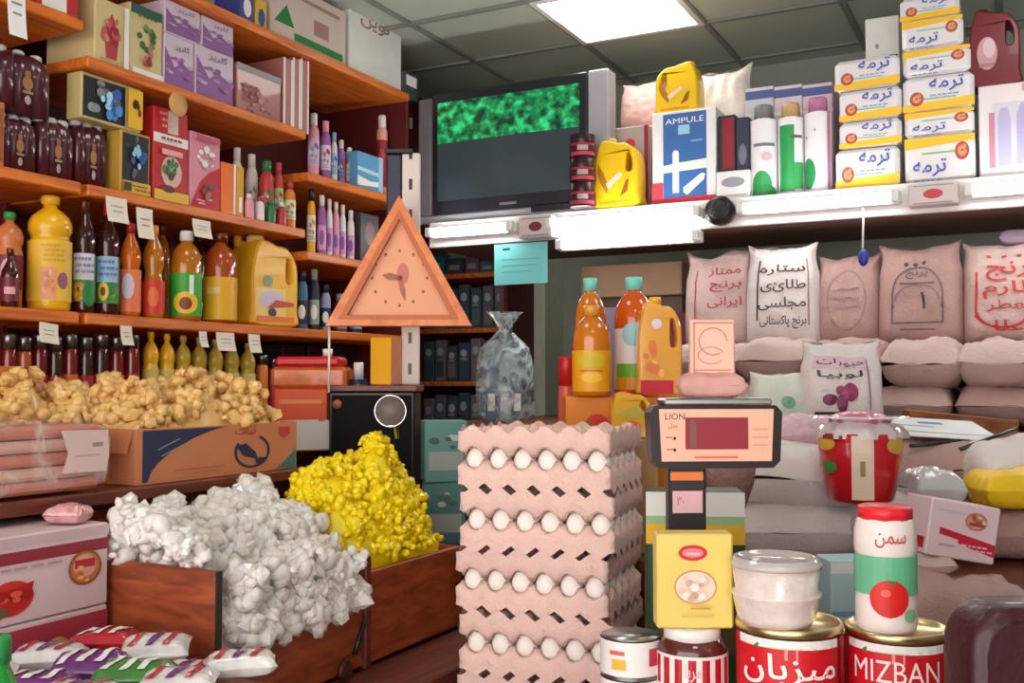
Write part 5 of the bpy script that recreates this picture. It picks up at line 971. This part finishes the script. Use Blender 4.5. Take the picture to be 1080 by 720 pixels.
b = MB(); b.box(-50 * k, -10 * k, .008, .035, .012, z0 + .004, mat('scale_pole', (40, 34, 36), .4), .003); px0, px1 = -50 * k, -10 * k
ink(b, lambda x, z, l: (-30 * k + x, .008 - l, z), [('r', .05, .92, zt_at(507, ts) - ZT, zt_at(498, ts) - ZT, P(226, 120, 60)), ('r', .1, .9, zt_at(541, ts) - ZT, zt_at(518, ts) - ZT, P(222, 176, 180)), ('t', '۳۰', .22, .4, zt_at(533, ts) - ZT, zt_at(524, ts) - ZT, P(190, 60, 80))], 40 * k, 1); b.build('pole', t)
b = MB(); b.box(-.1, .08, .0, .14, 0, .012, BPLAST, .004); b.build('base', t)
ztop_s = ZT + .001 + z1 + .0125
xx, yy = at(750, ts + .03); sack('sweet_packet', 'small rosy bag slumped on top of the scale head', 'bag', (xx, yy, ztop_s), YAW, 74 * k, .05, 26 * k, mat('rosy_film', (214, 160, 150), .4, bump=.3, bscale=40), up=False, seed=6)
t = carton('paper_packet', 'pale peach packet with line drawing standing over the scale head', 'packet', (xx, yy + .005, ztop_s + .024), YAW, 48 * k, .02, zt_at(336, ts) - ztop_s - .024, P(240, 190, 170), [('r', .06, .94, .94, .96, P(206, 120, 110)), ('ring', .5, .66, .32, .22, .08, 0, 300, P(206, 120, 110)), ('ring', .45, .44, .3, .14, .1, 20, 330, P(210, 130, 116)), ('r', .1, .9, .2, .22, P(206, 130, 116)), ('r', .06, .09, .1, .94, P(210, 130, 120)), ('r', .3, .75, .0, .1, P(240, 180, 60))])
# yellow pack on a white lidded jar
tj = 1.57; x, y = at(728, tj); zj = zt_at(660, 1.55)
t = thing('preserve_jar', 'glass jar with white lid and red banded label under the yellow box', 'jar', (x, y, ZT + .001), face((x, y))); r = .053; H = zj - ZT
b = MB(); b.lathe([(r * .92, 0), (r, .008), (r, H * .84), (r * .86, H * .9), (r * .76, H * .92)], mat('jar_dark', (100, 46, 44), .1, trans=.2, coat=.6), 28); b.build('body', t)
b = MB(); b.lathe([(r * .8, H * .9), (r * .8, H * .985), (r * .74, H), (0, H)], WPLAST, 28, lobes=lambda a: (1 + .015 * cos(24 * a),) * 2); b.build('lid', t)
l = MB(); l.lathe([(r + .0012, .01), (r + .0012, H * .82)], P(232, 220, 218), 32, caps=False); ink(l, cyl(r + .0012, .01), [('r', -.5, 1.5, .7, .97, P(176, 20, 34)), ('t', 'مربا', .4, .62, .76, .94, P(226, 180, 180)), ('o', .85, .4, .18, .16, P(206, 80, 80)), ('r', .2, .6, .3, .4, P(220, 190, 190))], 2 * r, H * .82 - .01); l.build('label', t)
YBX = P(226, 200, 104); x, y = at(729, 1.56); hb = zt_at(560, 1.56) - zj - .002
carton('seed_box', 'pale yellow box with red oval badge and bowl picture balanced on the jar', 'box', (x, y, zj + .0025), YAW, 79 * 1.56 / F, .045, hb, YBX, [('o', .47, .8, .19, .085, P(206, 30, 44)), ('o', .47, .8, .14, .05, P(226, 130, 130)), ('o', .5, .44, .28, .18, P(190, 150, 80)), ('o', .5, .44, .26, .165, P(236, 206, 190)), *flor(.5, .44, .22, .13, [P(246, 230, 220), P(226, 190, 176), P(206, 166, 150)], 18, 35, .26), *lines(.36, .58, .77, .83, 1, P(246, 200, 200)), ('r', .42, .68, .22, .24, P(206, 140, 80)), ('r', .3, .72, .14, .155, P(206, 176, 90))])
# small white tins
for i in range(3):
    tt = 1.6; x, y = at(664, tt); top = zt_at(664, tt) ; h = (top - ZT - .002) / 3
    bottle('fish_tin', ['lowest small white tin of the stack in front of the eggs', 'middle small white tin of the stack in front of the eggs', 'topmost small white tin with yellow mark in front of the eggs'][i], 'tin', (x, y, ZT + .001 + i * h), h - .0005, 31 * tt / F, 'can', METAL, None, (.06, .94, P(234, 224, 222), [('r', .14, .4, .62, .74, P(206, 90, 90)), ('r', .18, .42, .2, .5, P(232, 172, 50)), ('r', .8, 1.1, .3, .8, P(186, 60, 80))]), group='small white tins')
# tomato paste cans
def paste(lab, px, px_w, t_, ytop, word, emb, group=None):
    x, y = at(px, t_); r = px_w * t_ / F / 2; H = zt_at(ytop, t_) - ZT; t = thing('tomato_can', lab, 'can', (x, y, ZT + .001), face((x, y)), group)
    b = MB(); b.lathe([(r * .98, 0), (r, .004), (r, .01), (r * .98, .012), (r * .98, H - .012), (r * 1.01, H - .01), (r * 1.015, H - .004), (r, H), (r * .95, H), (r * .94, H - .006), (0, H - .006)], TIN, 40); b.build('body', t)
    l = MB(); rl = r * .98 + .0012; l.lathe([(rl, .014), (rl, H - .014)], P(206, 18, 34), 48, caps=False); hh = H - .028
    ink(l, cyl(rl, .014), [('r', -.05, 1.02, .935, 1, WHITE), ('p', [(.16, .94), (.2, .965), (.7, .96), (.78, .925), (.7, .915), (.2, .925)], P(60, 130, 70)), ('r', .3, .62, .938, .945, P(190, 220, 180)), ('r', .46, .49, .86, .94, P(236, 140, 140)), ('r', .56, .58, .86, .94, P(236, 140, 140)), ('t', word, *emb, P(244, 226, 224)), ('o', .5, .22, .3, .16, P(226, 50, 40)), ('r', 1.05, 1.14, .5, 1, P(150, 10, 24)), ('o', .2, .2, .16, .12, P(50, 130, 60))], 2 * r, hh); l.build('label', t); return H
H1 = paste('large red can lettered in white Persian script on the counter', 829, 108, 1.52, 651, 'میزبان', (.04, .96, .66, .9)); H2 = paste('large red can with white Latin capitals on the counter', 941, 102, 1.52, 657, 'MIZBAN', (.07, .93, .71, .88))
x, y = at(882, 1.74); bottle('tomato_can', 'plain red can with green mark standing behind the two large red cans', 'can', (x, y, ZT + .001), zt_at(655, 1.74) - ZT, .06, 'can', TIN, None, (.05, .95, P(196, 24, 30), [('r', .0, .5, .6, 1, P(30, 90, 40))]))
# clear tub of white sweets on the first can
x, y = at(816, 1.5); z = ZT + .001 + H1 + .001; r = .063; t = thing('sweet_tub', 'clear two tier tub of pale sweets on the red Persian lettered can', 'tub', (x, y, z), face((x, y))); H = zt_at(585, 1.5) - z
TB_ = mat('tub_clear', (232, 214, 208), .1, var=.2, scale=50, coat=.7, bump=.25, bscale=60)
b = MB(); b.lathe([(r * .82, 0), (r * .9, .01), (r, H * .42), (r * 1.03, H * .44), (r * 1.03, H * .47), (r * .93, H * .49), (r * 1.0, H * .86)], TB_, 32); b.build('body', t)
b = MB(); b.lathe([(r * 1.04, H * .855), (r * 1.05, H * .93), (r * .98, H * .95), (r * .96, H), (r * .9, H), (r * .88, H * .965), (0, H * .965)], mat('clear_lid', (206, 196, 194), .12, coat=.8, alpha=.85), 32); b.build('lid', t)
# tomato jar on the second can
x, y = at(931, 1.5); z = ZT + .001 + H2 + .001; H = zt_at(532, 1.5) - z; r = 31 * 1.5 / F
t = thing('tomato_jar', 'white and green jar with red cap and tomato picture on the red can', 'jar', (x, y, z), face((x, y)))
b = MB(); JW = mat('jar_white', (240, 224, 220), .3); b.lathe([(r * .95, 0), (r, .01), (r * 1.0, H * .22), (r * .96, H * .3), (r * .96, H * .6), (r * 1.02, H * .66), (r * 1.0, H * .8), (r * .92, H * .88), (r * .85, H * .9)], JW, 32); b.build('body', t)
b = MB(); b.lathe([(r * .86, H * .885), (r * .88, H * .98), (r * .8, H), (0, H)], mat('jar_cap', (226, 36, 48), .35), 28, lobes=lambda a: (1 + .02 * cos(20 * a),) * 2); b.build('lid', t)
l = MB(); rl = r * .985; l.lathe([(rl + .0012, H * .3), (rl + .0012, H * .61)], P(120, 190, 150), 36, caps=False); ink(l, cyl(rl + .0013, H * .1), [('r', 0, 1, .3, .68, P(104, 182, 140)), ('o', .56, .24, .32, .2, P(220, 36, 34)), ('o', .5, .3, .08, .04, P(240, 100, 80)), ('p', [(.48, .44), (.58, .42), (.7, .44), (.6, .38)], P(60, 120, 60)), ('o', .9, .06, .12, .07, P(140, 180, 140))], 2 * r, H * .75)
ink(l, cyl(r * 1.03, H * .64), [('t', 'سمن', .34, .84, .2, .75, P(196, 80, 84))], 2 * r, H * .22); l.build('label', t)
x, y = at(886, 1.9); carton('tissue_box', 'pale blue box standing between the sweet tub and the tomato jar', 'box', (x, y, ZT + .001), YAW + .1, .075, .07, zt_at(586, 1.9) - ZT, P(176, 206, 216), [('r', 0, 1, .55, .62, P(120, 170, 200)), ('r', 0, 1, .9, .98, P(220, 224, 228))])
x, y = at(730, 1.93); carton('grain_pack', 'tall pack with white top and yellow band behind the scale pole', 'pack', (x, y, ZT + .001), YAW - .1, .18, .1, zt_at(516, 1.93) - ZT, P(40, 66, 40), [('r', 0, 1, .88, 1, P(230, 226, 220)), ('r', 0, 1, .84, .88, P(150, 190, 140)), ('r', 0, 1, .74, .84, P(232, 178, 30)), ('r', .1, .9, .2, .5, P(90, 70, 40))])
# dark brush behind the scale
x, y = at(768, 2.1); t = thing('hand_brush', 'brownish bristle bundle leaning behind the scale pole', 'brush', (x, y, ZT + .001), YAW)
b = MB(); b.tube([(-.02, 0, 0), (0, 0, .2), (.004, 0, .3)], .012, DARKW); b.build('handle', t); b = MB(); b.lathe([(.015, .28), (.03, .31), (.046, .36), (.052, .4), (.0, .41)], mat('bristle', (150, 112, 104), .8, var=.4, scale=60, bump=.8, bscale=120), 18, lobes=lambda a: (1 + .1 * cos(7 * a), .7)); b.build('bristle_head', t)
# ================================================================== CHAIR
x, y = at(1130, 1.1); t = thing('chair', 'dark maroon padded chair whose back shows before the counter', 'chair', (x + .03, y - .02, 0), YAW + .1); CHM = mat('maroon_leather', (58, 18, 26), .45, bump=.15, bscale=80, coat=.1)
zc_ = zt_at(622, 1.1); hb_ = zc_ - .9; q = .045
out = [(cx_ + q * cos(R(a_)), cz_ + q * sin(R(a_))) for cx_, cz_, a0_ in ((.25 - q, hb_ - q, 0), (-.17 + q, hb_ - q, 90), (-.17 + q, q, 180), (.25 - q, q, 270)) for a_ in [a0_ + 10 * g_ for g_ in range(10)]]
vs, fs = jug_mesh(out, None, .07, .016, 5, 1); b = MB(); b.add([(x_, y_, z_ + .9) for x_, y_, z_ in vs], fs, CHM, False); o_ = b.build('backrest', t); o_.data.polygons.foreach_set('use_smooth', [len(f) == 4 for f in fs])
vs, fs = jug_mesh([(x_, z_ * 1.35 - .2) for x_, z_ in out], None, .07, .016, 5, 1); b = MB(); b.add([(x_, -z_ - .1, .75 + y_) for x_, y_, z_ in vs], fs, CHM, False); o_ = b.build('seat', t); o_.data.polygons.foreach_set('use_smooth', [len(f) == 4 for f in fs])
for sx in (-.13, .21):
    b = MB(); b.tube([(sx, .045, 1.1), (sx, .045, .8), (sx, -.03, .715)], .012, BPLAST); b.build('back_post', t)
    for yy in (-.07, -.44): b = MB(); b.tube([(sx, yy, .715), (sx + (.02 if sx > 0 else -.02), yy + (.03 if yy > -.2 else -.03), .003)], .014, BPLAST); b.build('leg', t)
# ================================================================== OIL BOTTLES ON THE ORANGE CARTON
ZP = 1.101; tb = 2.6; zc = zt_at(418, 2.55); x, y = at(650, 2.62)
OC = carton('fruit_carton', 'orange carton with red fruit picture carrying the amber oil bottles', 'carton', (x, y + .04, ZP), YAW, 128 * 2.55 / F, .2, zc - ZP, P(226, 130, 24), [('o', .26, .8, .1, .08, P(206, 50, 30)), ('o', .16, .77, .07, .06, P(120, 100, 30)), ('o', .34, .76, .06, .05, P(150, 60, 30)), ('r', .05, .95, .5, .55, P(240, 180, 40)), ('t', 'روغن', .4, .7, .2, .42, P(180, 40, 30))])
ZQ = zc + .001; CY = mat('cyan_cap', (120, 206, 196), .35)
def cbot(lab, x0, x1, ytop, t_, kind, mb, mc, lb=None):
    x, y = at((x0 + x1) / 2, t_); return bottle('oil_bottle', lab, 'bottle', (x, y, ZQ), zt_at(ytop, t_) - ZQ, (x1 - x0) * t_ / F / 2, kind, mb, mc, lb, group='oil bottles on the orange carton')
ABR = mat('amber_clear', (226, 132, 30), .06, trans=.3, var=.15, coat=.6)
cbot('tall amber oil bottle with yellow label at the front of the orange carton', 604, 644, 322, 2.57, 'dome', ABR, mat('amber_cap2', (216, 150, 60), .3), (.05, .5, P(232, 160, 20), [('o', .5, .75, .4, .2, P(206, 180, 40)), ('o', .5, .35, .28, .14, P(240, 190, 60)), ('r', .2, .8, .48, .52, P(206, 110, 20))]))
cbot('amber bottle with cyan cap behind the tall yellow labelled one', 606, 640, 293, 2.7, 'dome', ABR, CY, (.05, .5, P(226, 120, 30), []))
cbot('red amber bottle with cyan cap and white green label behind the jug', 648, 690, 292, 2.7, 'dome', mat('red_amber', (224, 96, 20), .08, trans=.25, coat=.5), CY, (.05, .56, P(226, 224, 226), [('r', 0, 1, .2, .42, P(110, 180, 50)), ('r', 0, 1, 0, .2, P(226, 160, 40)), ('o', .5, .9, .3, .2, P(150, 200, 210))]))
x, y = at(694, 2.58); jug('oil_jug', 'amber oil jug with handle and red banded label on the orange carton', 'jug', (x, y, ZQ), YAW, 45 * 2.58 / F, .085, zt_at(313, 2.58) - ZQ, mat('jug_amber', (240, 168, 46), .14, trans=.15, coat=.5, var=.12), YCAP, [('r', .04, .8, .0 + .02, .16, P(206, 30, 50)), ('o', .42, .72, .12, .05, P(226, 214, 220))] + flor(.4, .36, .26, .16, [P(240, 150, 100), P(250, 190, 80), P(226, 120, 60)], 8, 40, .4), capx=-.06)
carton('packet', 'red and blue pack squeezed between the oil bottles', 'pack', (*at(664, 2.92), ZP), YAW, .16, .05, zt_at(324, 2.9) - ZP, P(176, 40, 56), [('r', .0, .3, 0, 1, P(150, 140, 170)), ('r', .3, 1, .9, 1, P(200, 60, 80))])
x, y = at(664, 2.43); zj = zt_at(462, 2.43)
carton('carton', 'plain carton under the yellow jug with red cap', 'carton', (x, y, ZP), YAW, .12, .1, zj - ZP, CARD)
jug('oil_jug', 'small yellow jug with red cap in front of the orange carton', 'jug', (x, y, zj + .001), YAW, 40 * 2.43 / F, .08, zt_at(411, 2.43) - zj, mat('jug_lemon', (230, 176, 50), .2, coat=.4), RCAP, [('o', .5, .25, .25, .12, P(226, 110, 30)), ('p', [(.1, .5), (.6, .7), (.9, .5), (.5, .4)], P(190, 170, 60))], capx=-.1)
x, y = at(598, 2.78); bottle('spice_jar', 'red jar beside the amber oil bottles', 'jar', (x, y, ZP), zt_at(376, 2.78) - ZP, .025, 'jar', mat('jar_rose', (206, 90, 80), .3), RCAP, None, cap_name='lid')
p0, p1 = hy(613, 310, 3.98), hy(719, 275, 3.98)
carton('carton', 'plain carton column under the big tan cardboard box', 'carton', ((p0.x + p1.x) / 2 + .02, 4.12, 1.361), 0, p1.x - p0.x - .06, .2, p0.z - .02 - 1.361, P(120, 96, 84))
carton('cardboard_box', 'big plain tan cardboard box just under the high shelf', 'carton', ((p0.x + p1.x) / 2, 4.11, p0.z - .018), 0, p1.x - p0.x, .26, p1.z - p0.z + .018, P(206, 172, 136), tape=CREAM)
carton('packet', 'dark red pack beside the tan cardboard box', 'pack', (hy(722, 330, 3.9).x, 3.95, 1.361), 0, .1, .08, .42, P(110, 30, 40))
# tangled cables by the pillar
x, y = at(592, 3.7); t = thing('cable_coil', 'dark tangled cable coil hanging by the grey pillar', 'cable', (x, y + .3, zt_at(410, 4.0)), YAW); rng = random.Random(4)
for k in range(4): b = MB(); a0 = rng.random() * 6; b.tube([(.05 * cos(a0 + i * .5) + rng.uniform(-.01, .01), .02 * sin(i) + k * .012, .17 + .14 * sin(a0 + i * .5) + rng.uniform(-.015, .015)) for i in range(14)], .008, [BPLAST, P(70, 60, 60), P(54, 50, 60), P(96, 80, 74)][k], 7); b.build('cable_loop', t)
b = MB(); b.tube([(0, 0.02, -.0), (0, .02, .1)], .006, BPLAST); b.build('cable_tail', t)
# ================================================================== RICE SACKS
RK = P(176, 70, 76); DKI = P(66, 58, 62)
def ssack(lab, x0, x1, ytop, Y, zb, m, pr, seed, d=.15, tilt=0):
    a, c = hy(x0, ytop, Y), hy(x1, ytop, Y); return sack('rice_sack', lab, 'sack', ((a.x + c.x) / 2, Y, zb), 0.02 * (seed % 3 - 1), c.x - a.x, hy((x0 + x1) / 2, ytop, Y).z - zb, d, m, True, pr, 'standing rice sacks', seed, roll=(0, tilt) if tilt else None)
ZR = 1.625; YR = 3.74
wlines = lambda ws, col, a=.3, b_=.82, x0=.24, x1=.78: [('t', w_, x0 + .03 * (i % 2), x1, b_ - (b_ - a) * (i + .72) / len(ws), b_ - (b_ - a) * i / len(ws), col) for i, w_ in enumerate(ws)]
ssack('rice sack with rows of faint red print and green shade above', 724, 798, 264, YR, ZR, SACK, wlines(['ممتاز', 'برنج', 'ایرانی'], RK, .35, .85, .38, .85) + [('r', .2, .22, .3, .8, RK)], 2)
ssack('rice sack with bold dark Persian lettering in four lines', 788, 864, 257, YR - .05, ZR, SACKW, wlines(['ستاره', 'طلائی', 'مجلسی', 'برنج پاکستانی'], DKI, .12, .82, .22, .86) + [('r', .2, .225, .25, .85, DKI), ('r', .88, .9, .2, .85, P(150, 120, 120))], 5)
ssack('rice sack with thin arched frame print between dark and triple dot sacks', 862, 930, 268, YR, ZR, SACKP, [('ring', .5, .5, .3, .34, .06, 0, 360, P(150, 120, 118)), ('r', .3, .7, .6, .62, P(150, 120, 118)), ('r', .3, .7, .5, .52, P(150, 120, 118)), ('r', .34, .66, .4, .42, P(150, 120, 118))], 7)
ssack('rice sack with three dots and a numeral one in an arch', 926, 1015, 256, YR - .02, ZR, SACKP, [('o', .36, .8, .03, .022, DKI), ('o', .47, .81, .03, .022, DKI), ('o', .58, .82, .03, .022, DKI), ('ring', .5, .46, .3, .32, .06, -20, 200, P(110, 90, 94)), ('r', .2, .22, .22, .5, P(110, 90, 94)), ('r', .78, .8, .22, .45, P(110, 90, 94)), ('t', 'برنج', .36, .62, .64, .74, P(110, 90, 94)), ('r', .3, .7, .58, .6, P(110, 90, 94)), ('t', '۱', .54, .6, .34, .5, DKI), ('r', .2, .8, .2, .22, P(110, 90, 94)), ('r', .3, .7, .14, .155, P(110, 90, 94)), ('ring', .5, .42, .26, .16, .08, 0, 180, P(140, 110, 112))], 9, .17)
ssack('rice sack with bold red Persian script in a rounded red frame', 1014, 1100, 254, YR, ZR, SACK, [('r', .3, .36, .84, .87, P(180, 70, 70)), ('r', .5, .56, .84, .87, P(180, 70, 70)), ('r', .7, .76, .84, .87, P(180, 70, 70)), ('r', .17, .2, .25, .7, P(196, 56, 56)), ('ring', .5, .3, .33, .16, .14, 180, 360, P(196, 56, 56)), ('t', 'برنج', .3, .95, .6, .8, P(196, 56, 56)), ('t', 'طارم', .26, .95, .42, .6, P(196, 56, 56)), ('t', 'معطر', .3, .9, .3, .41, P(190, 66, 66)), ('t', 'اعلا', .4, .8, .12, .22, P(196, 56, 56))], 11, .17)
def lsack(lab, x0, x1, Y, zb, d, h, m, seed, group='flat lying rice sacks', pr=(), rz=0):
    a, c = hy(x0, 400, Y), hy(x1, 400, Y); return sack('rice_sack', lab, 'sack', ((a.x + c.x) / 2, Y + h / 2, zb), rz, c.x - a.x, h, d, m, False, pr, group, seed)
lsack('flat lower sack beneath the plump one left of the printed bag'.replace(' left of', ' beside'), 768, 850, 3.15, 1.361, .155, .7, SACKW, 3); lsack('plump flat sack under the bold dark lettered sack', 770, 850, 3.12, 1.49, .15, .74, SACK, 4)
lsack('flat lower sack in the pile under the arched frame sack', 846, 930, 3.2, 1.361, .155, .68, SACKP, 13); lsack('flat upper sack in the pile under the arched frame sack', 846, 930, 3.2, 1.49, .15, .7, SACKP, 14)
lsack('flat lower sack in the pile under the triple dot sack', 916, 1004, 3.22, 1.361, .14, .66, SACK, 15); lsack('flat upper sack in the pile under the triple dot sack', 926, 1016, 3.2, 1.474, .16, .7, SACK, 16)
lsack('flat lower sack in the pile under the red script sack', 1006, 1100, 3.22, 1.361, .14, .66, SACKP, 17); lsack('flat upper sack in the pile under the red script sack', 1008, 1100, 3.2, 1.474, .16, .7, SACK, 18)
lsack('flat lower sack under the faint red printed sack', 700, 768, 3.2, 1.361, .155, .68, SACKP, 19); lsack('flat upper sack under the faint red printed sack', 700, 770, 3.18, 1.49, .15, .7, SACK, 20)
p = hy(1068, 250, 3.78); sack('small_bag', 'small lilac bag lying on top of the red script sack', 'bag', (p.x + .02, 3.78, p.z - .03), 0, .12, .1, .05, mat('lilac_bag', (190, 166, 190), .5), False, seed=22)
# front of the pile
GB = mat('green_tint_bag', (206, 210, 200), .5, bump=.4, bscale=40, var=.1)
x, y = at(820, 2.82); sack('lentil_bag', 'greenish white bag with small green mark beside the scale display', 'bag', (x, y, 1.361), YAW, 62 * 2.82 / F, .17, .09, GB, True, [('o', .6, .5, .12, .1, P(110, 160, 130)), ('r', .3, .7, .2, .22, P(120, 150, 130))], None, 24)
x, y = at(887, 2.8); BGV = P(120, 40, 84)
sack('printed_bag', 'white printed bag with purple pods picture above the red jar', 'bag', (x, y, 1.361), YAW - .05, 84 * 2.8 / F, zt_at(358, 2.8) - 1.361, .1, SACKW, True, [('r', .1, .78, .7, .84, P(206, 176, 190)), ('t', 'حبوبات', .14, .74, .72, .82, P(90, 50, 80)), ('t', 'لوبیا', .16, .7, .58, .68, P(90, 60, 80)), ('o', .3, .36, .09, .06, BGV), ('o', .44, .32, .06, .1, BGV), ('o', .54, .44, .09, .1, P(150, 50, 96)), ('o', .42, .46, .06, .05, P(160, 80, 110)), ('r', .12, .64, .2, .23, P(80, 36, 56)), ('r', .76, .78, .25, .8, P(150, 110, 130))], None, 26)
x, y = at(835, 2.3); zz = 1.205
def fs(name, lab, px, t_, zb, w, h, d, m, seed, rz=0, group='flour sacks at the front of the pile', roll=None): xx, yy = at(px, t_); return sack(name, lab, 'sack', (xx, yy, zb), YAW + rz, w, h, d, m, False, (), group, seed, roll=roll)
fs('flour_sack', 'lowest white flour sack behind the sweet tub', 826, 2.4, 1.101, .32, .28, .13, SACKW, 31); fs('flour_sack', 'white flour sack with pointed end lying above the lowest one', 826, 2.4, 1.212, .32, .27, .14, SACKW, 32, .03, roll=(0, .07))
fs('flour_sack', 'white flour sack under the red wrapped jar', 925, 2.36, 1.101, .2, .26, .155, SACKW, 33)
fs('flour_sack', 'wide pale flour sack at the counter end under the tilted carton', 1020, 2.38, 1.101, .36, .27, .12, SACKP, 34, -.1); fs('flour_sack', 'plump flour sack on the counter beside the tomato jar', 1005, 1.95, ZT + .001, .28, .18, .2, SACKP, 35)
fs('flour_sack', 'white sack sloping above the yellow sack', 1075, 2.4, 1.225, .26, .22, .145, SACKW, 36, .1, roll=(0, -.2)); fs('flour_sack', 'bag of rosy stuff lying behind the scale', 845, 2.55, 1.325, .15, .14, .09, mat('rosy_net', (206, 170, 180), .6, var=.3, scale=60, bump=.4), 37)
fs('flour_sack', 'rosy sack beneath the white sheet', 985, 2.5, 1.222, .26, .22, .14, SACKP, 40)
t = fs('yellow_sack', 'bright yellow sack with tied end under the white sloping sack', 1066, 2.26, 1.222, .18, .14, .085, mat('yellow_bag', (232, 188, 30), .5, bump=.3, bscale=50), 38); 
x, y = at(1040, 2.3)
fs('grey_bag', 'shiny grey clear bag above the tilted red and white carton', 980, 2.28, 1.222, .11, .14, .085, mat('grey_film', (190, 186, 188), .2, coat=.6, var=.1, bump=.3, bscale=30), 39)
x, y = at(994, 2.04); carton('date_box', 'tilted white carton with red band and brown badge above the counter sacks', 'carton', (x, y, 1.155), YAW + .12, 76 * 2.04 / F, .1, 58 * 2.04 / F, P(222, 196, 202), [('p', [(.16, .52), (.98, .34), (.98, .12), (.44, .28), (.44, .34), (.16, .4)], P(200, 30, 56)), ('o', .66, .7, .15, .14, P(206, 160, 130)), ('ring', .66, .7, .16, .16, .2, 0, 360, P(190, 120, 100)), ('r', .56, .78, .62, .68, P(170, 60, 60)), ('r', .16, .4, .2, .24, P(180, 170, 180)), ('r', .1, .5, .8, .84, P(200, 190, 200))] + flor(.66, .7, .1, .1, [P(226, 190, 150), P(170, 90, 70)], 8, 36, .36) + lines(.46, .9, .17, .3, 2, P(236, 190, 200)), tilt=(0, .17), sp=[('r', .1, .9, .1, .3, RED)])
x, y = at(970, 2.02); sack('small_bag', 'small pale bag with red print squashed below the tilted carton', 'bag', (x, y, 1.125), YAW, .1, .1, .04, SACK, False, seed=44)
# red wrapped jar
x, y = at(906, 2.2); zr = 1.245; k = 2.2 / F
t = thing('wrapped_jar', 'red jar shaped gift pack with cream band wrapped in clear film', 'gift pack', (x, y, zr), face((x, y))); H = zt_at(456, 2.2) - zr; r = 42 * k
b = MB(); RJ = mat('red_pack', (190, 22, 34), .25, coat=.6); b.lathe([(r * .72, 0), (r * .8, .006), (r * .97, H * .5), (r * 1.02, H * .85), (r * .96, H), (0, H)], RJ, 28); b.build('body', t)
l = MB(); fr = lambda x_, z, q: (lambda rr: ((rr + q) * sin(x_ / rr), -(rr + q) * cos(x_ / rr), z))(r * (.8 + .17 * min(1, z / (H * .5)) + .05 * max(0, (z - H * .5) / (H * .35)) - .06 * max(0, (z - H * .85) / (H * .15))) + .002)
ink(l, fr, [('r', .4, .66, .06, .98, P(226, 200, 180)), ('r', .5, .56, .4, .62, P(150, 130, 80)), ('o', .1, .52, .12, .09, P(60, 130, 60)), ('o', .04, .86, .16, .1, P(206, 160, 60)), ('o', .98, .84, .16, .12, P(196, 160, 70)), ('r', .0, .3, .92, .98, P(120, 60, 40))], 2 * r, H); l.build('label', t)
b = MB(); b.lathe([(r * 1.02, H * .93), (r * 1.0, H * 1.02), (r * .85, H * 1.12), (r * .6, H * 1.17), (r * .75, H * 1.22), (r * 1.0, H * 1.25), (r * 1.05, H * 1.22)], mat('top_film', (226, 210, 214), .15, var=.3, scale=30, coat=.8, alpha=.9), 26, caps=False, lobes=lambda a: (1 + .1 * cos(9 * a) + .05 * cos(4 * a), 1 + .12 * sin(8 * a))); b.build('film', t)
b = MB(); b.lathe([(r * .62, H * 1.1), (r * .66, H * 1.18), (r * .5, H * 1.28), (r * .3, H * 1.31), (0, H * 1.3)], mat('pink_ribbon', (206, 110, 140), .3, coat=.3), 18, lobes=lambda a: (1 + .14 * cos(6 * a), 1 + .14 * cos(5 * a))); b.build('ribbon', t)
# plank, sheet and rods
x, y = at(1003, 2.86); b = MB(); b.box(-.13, .17, -.03, .04, 0, .05, wood('plank_wood', (120, 66, 34), (158, 94, 50), .6, (3, 20, 20)), .004)
o = b.build('wood_plank', None, (x, y, 1.362), YAW - .05); o.rotation_euler.y = .1; tag(o, 'brown wooden plank lying across the flat sacks', 'plank')
x, y = at(985, 2.52); b = MB(); b.box(-.15, .13, -.09, .09, 0, .004, P(226, 228, 230), .001); ink(b, lambda x_, z, l_: (x_, z, .004 + l_), [('r', .4, .62, .03, .05, P(90, 130, 180)), ('r', .1, .9, -.06, -.055, GREY), ('r', .1, .5, .0, .006, P(150, 170, 200))], .28, 1)
o = b.build('paper_sheet', None, (x, y, 1.385), YAW); o.rotation_euler = (.22, .06, YAW); tag(o, 'white printed sheet sloping before the wooden plank', 'sheet')
for i, (a0, b0) in enumerate([((960, 470), (1022, 464)), ((1012, 474), (1072, 452))]):
    q0, q1 = ht(a0[0], a0[1], 2.4), ht(b0[0], b0[1], 2.44); m_ = (q0 + q1) / 2; b = MB(); b.tube([q0 - m_, q1 - m_], .005, BPLAST, 8); tag(b.build('thin_rod', None, m_), ['thin black rod along the lower edge of the white sheet', 'thin black rod slanting up beside the white sloping sack'][i], 'rod')
w = bpy.data.worlds.new('world'); SC.world = w; w.use_nodes = True; w.node_tree.nodes['Background'].inputs[0].default_value = (1, .95, .92, 1); w.node_tree.nodes['Background'].inputs[1].default_value = 3.2
SC.view_settings.view_transform = 'Standard'; SC.view_settings.look = 'None'; SC.view_settings.gamma = 1; SC.view_settings.use_curve_mapping = False; SC.view_settings.exposure = .36
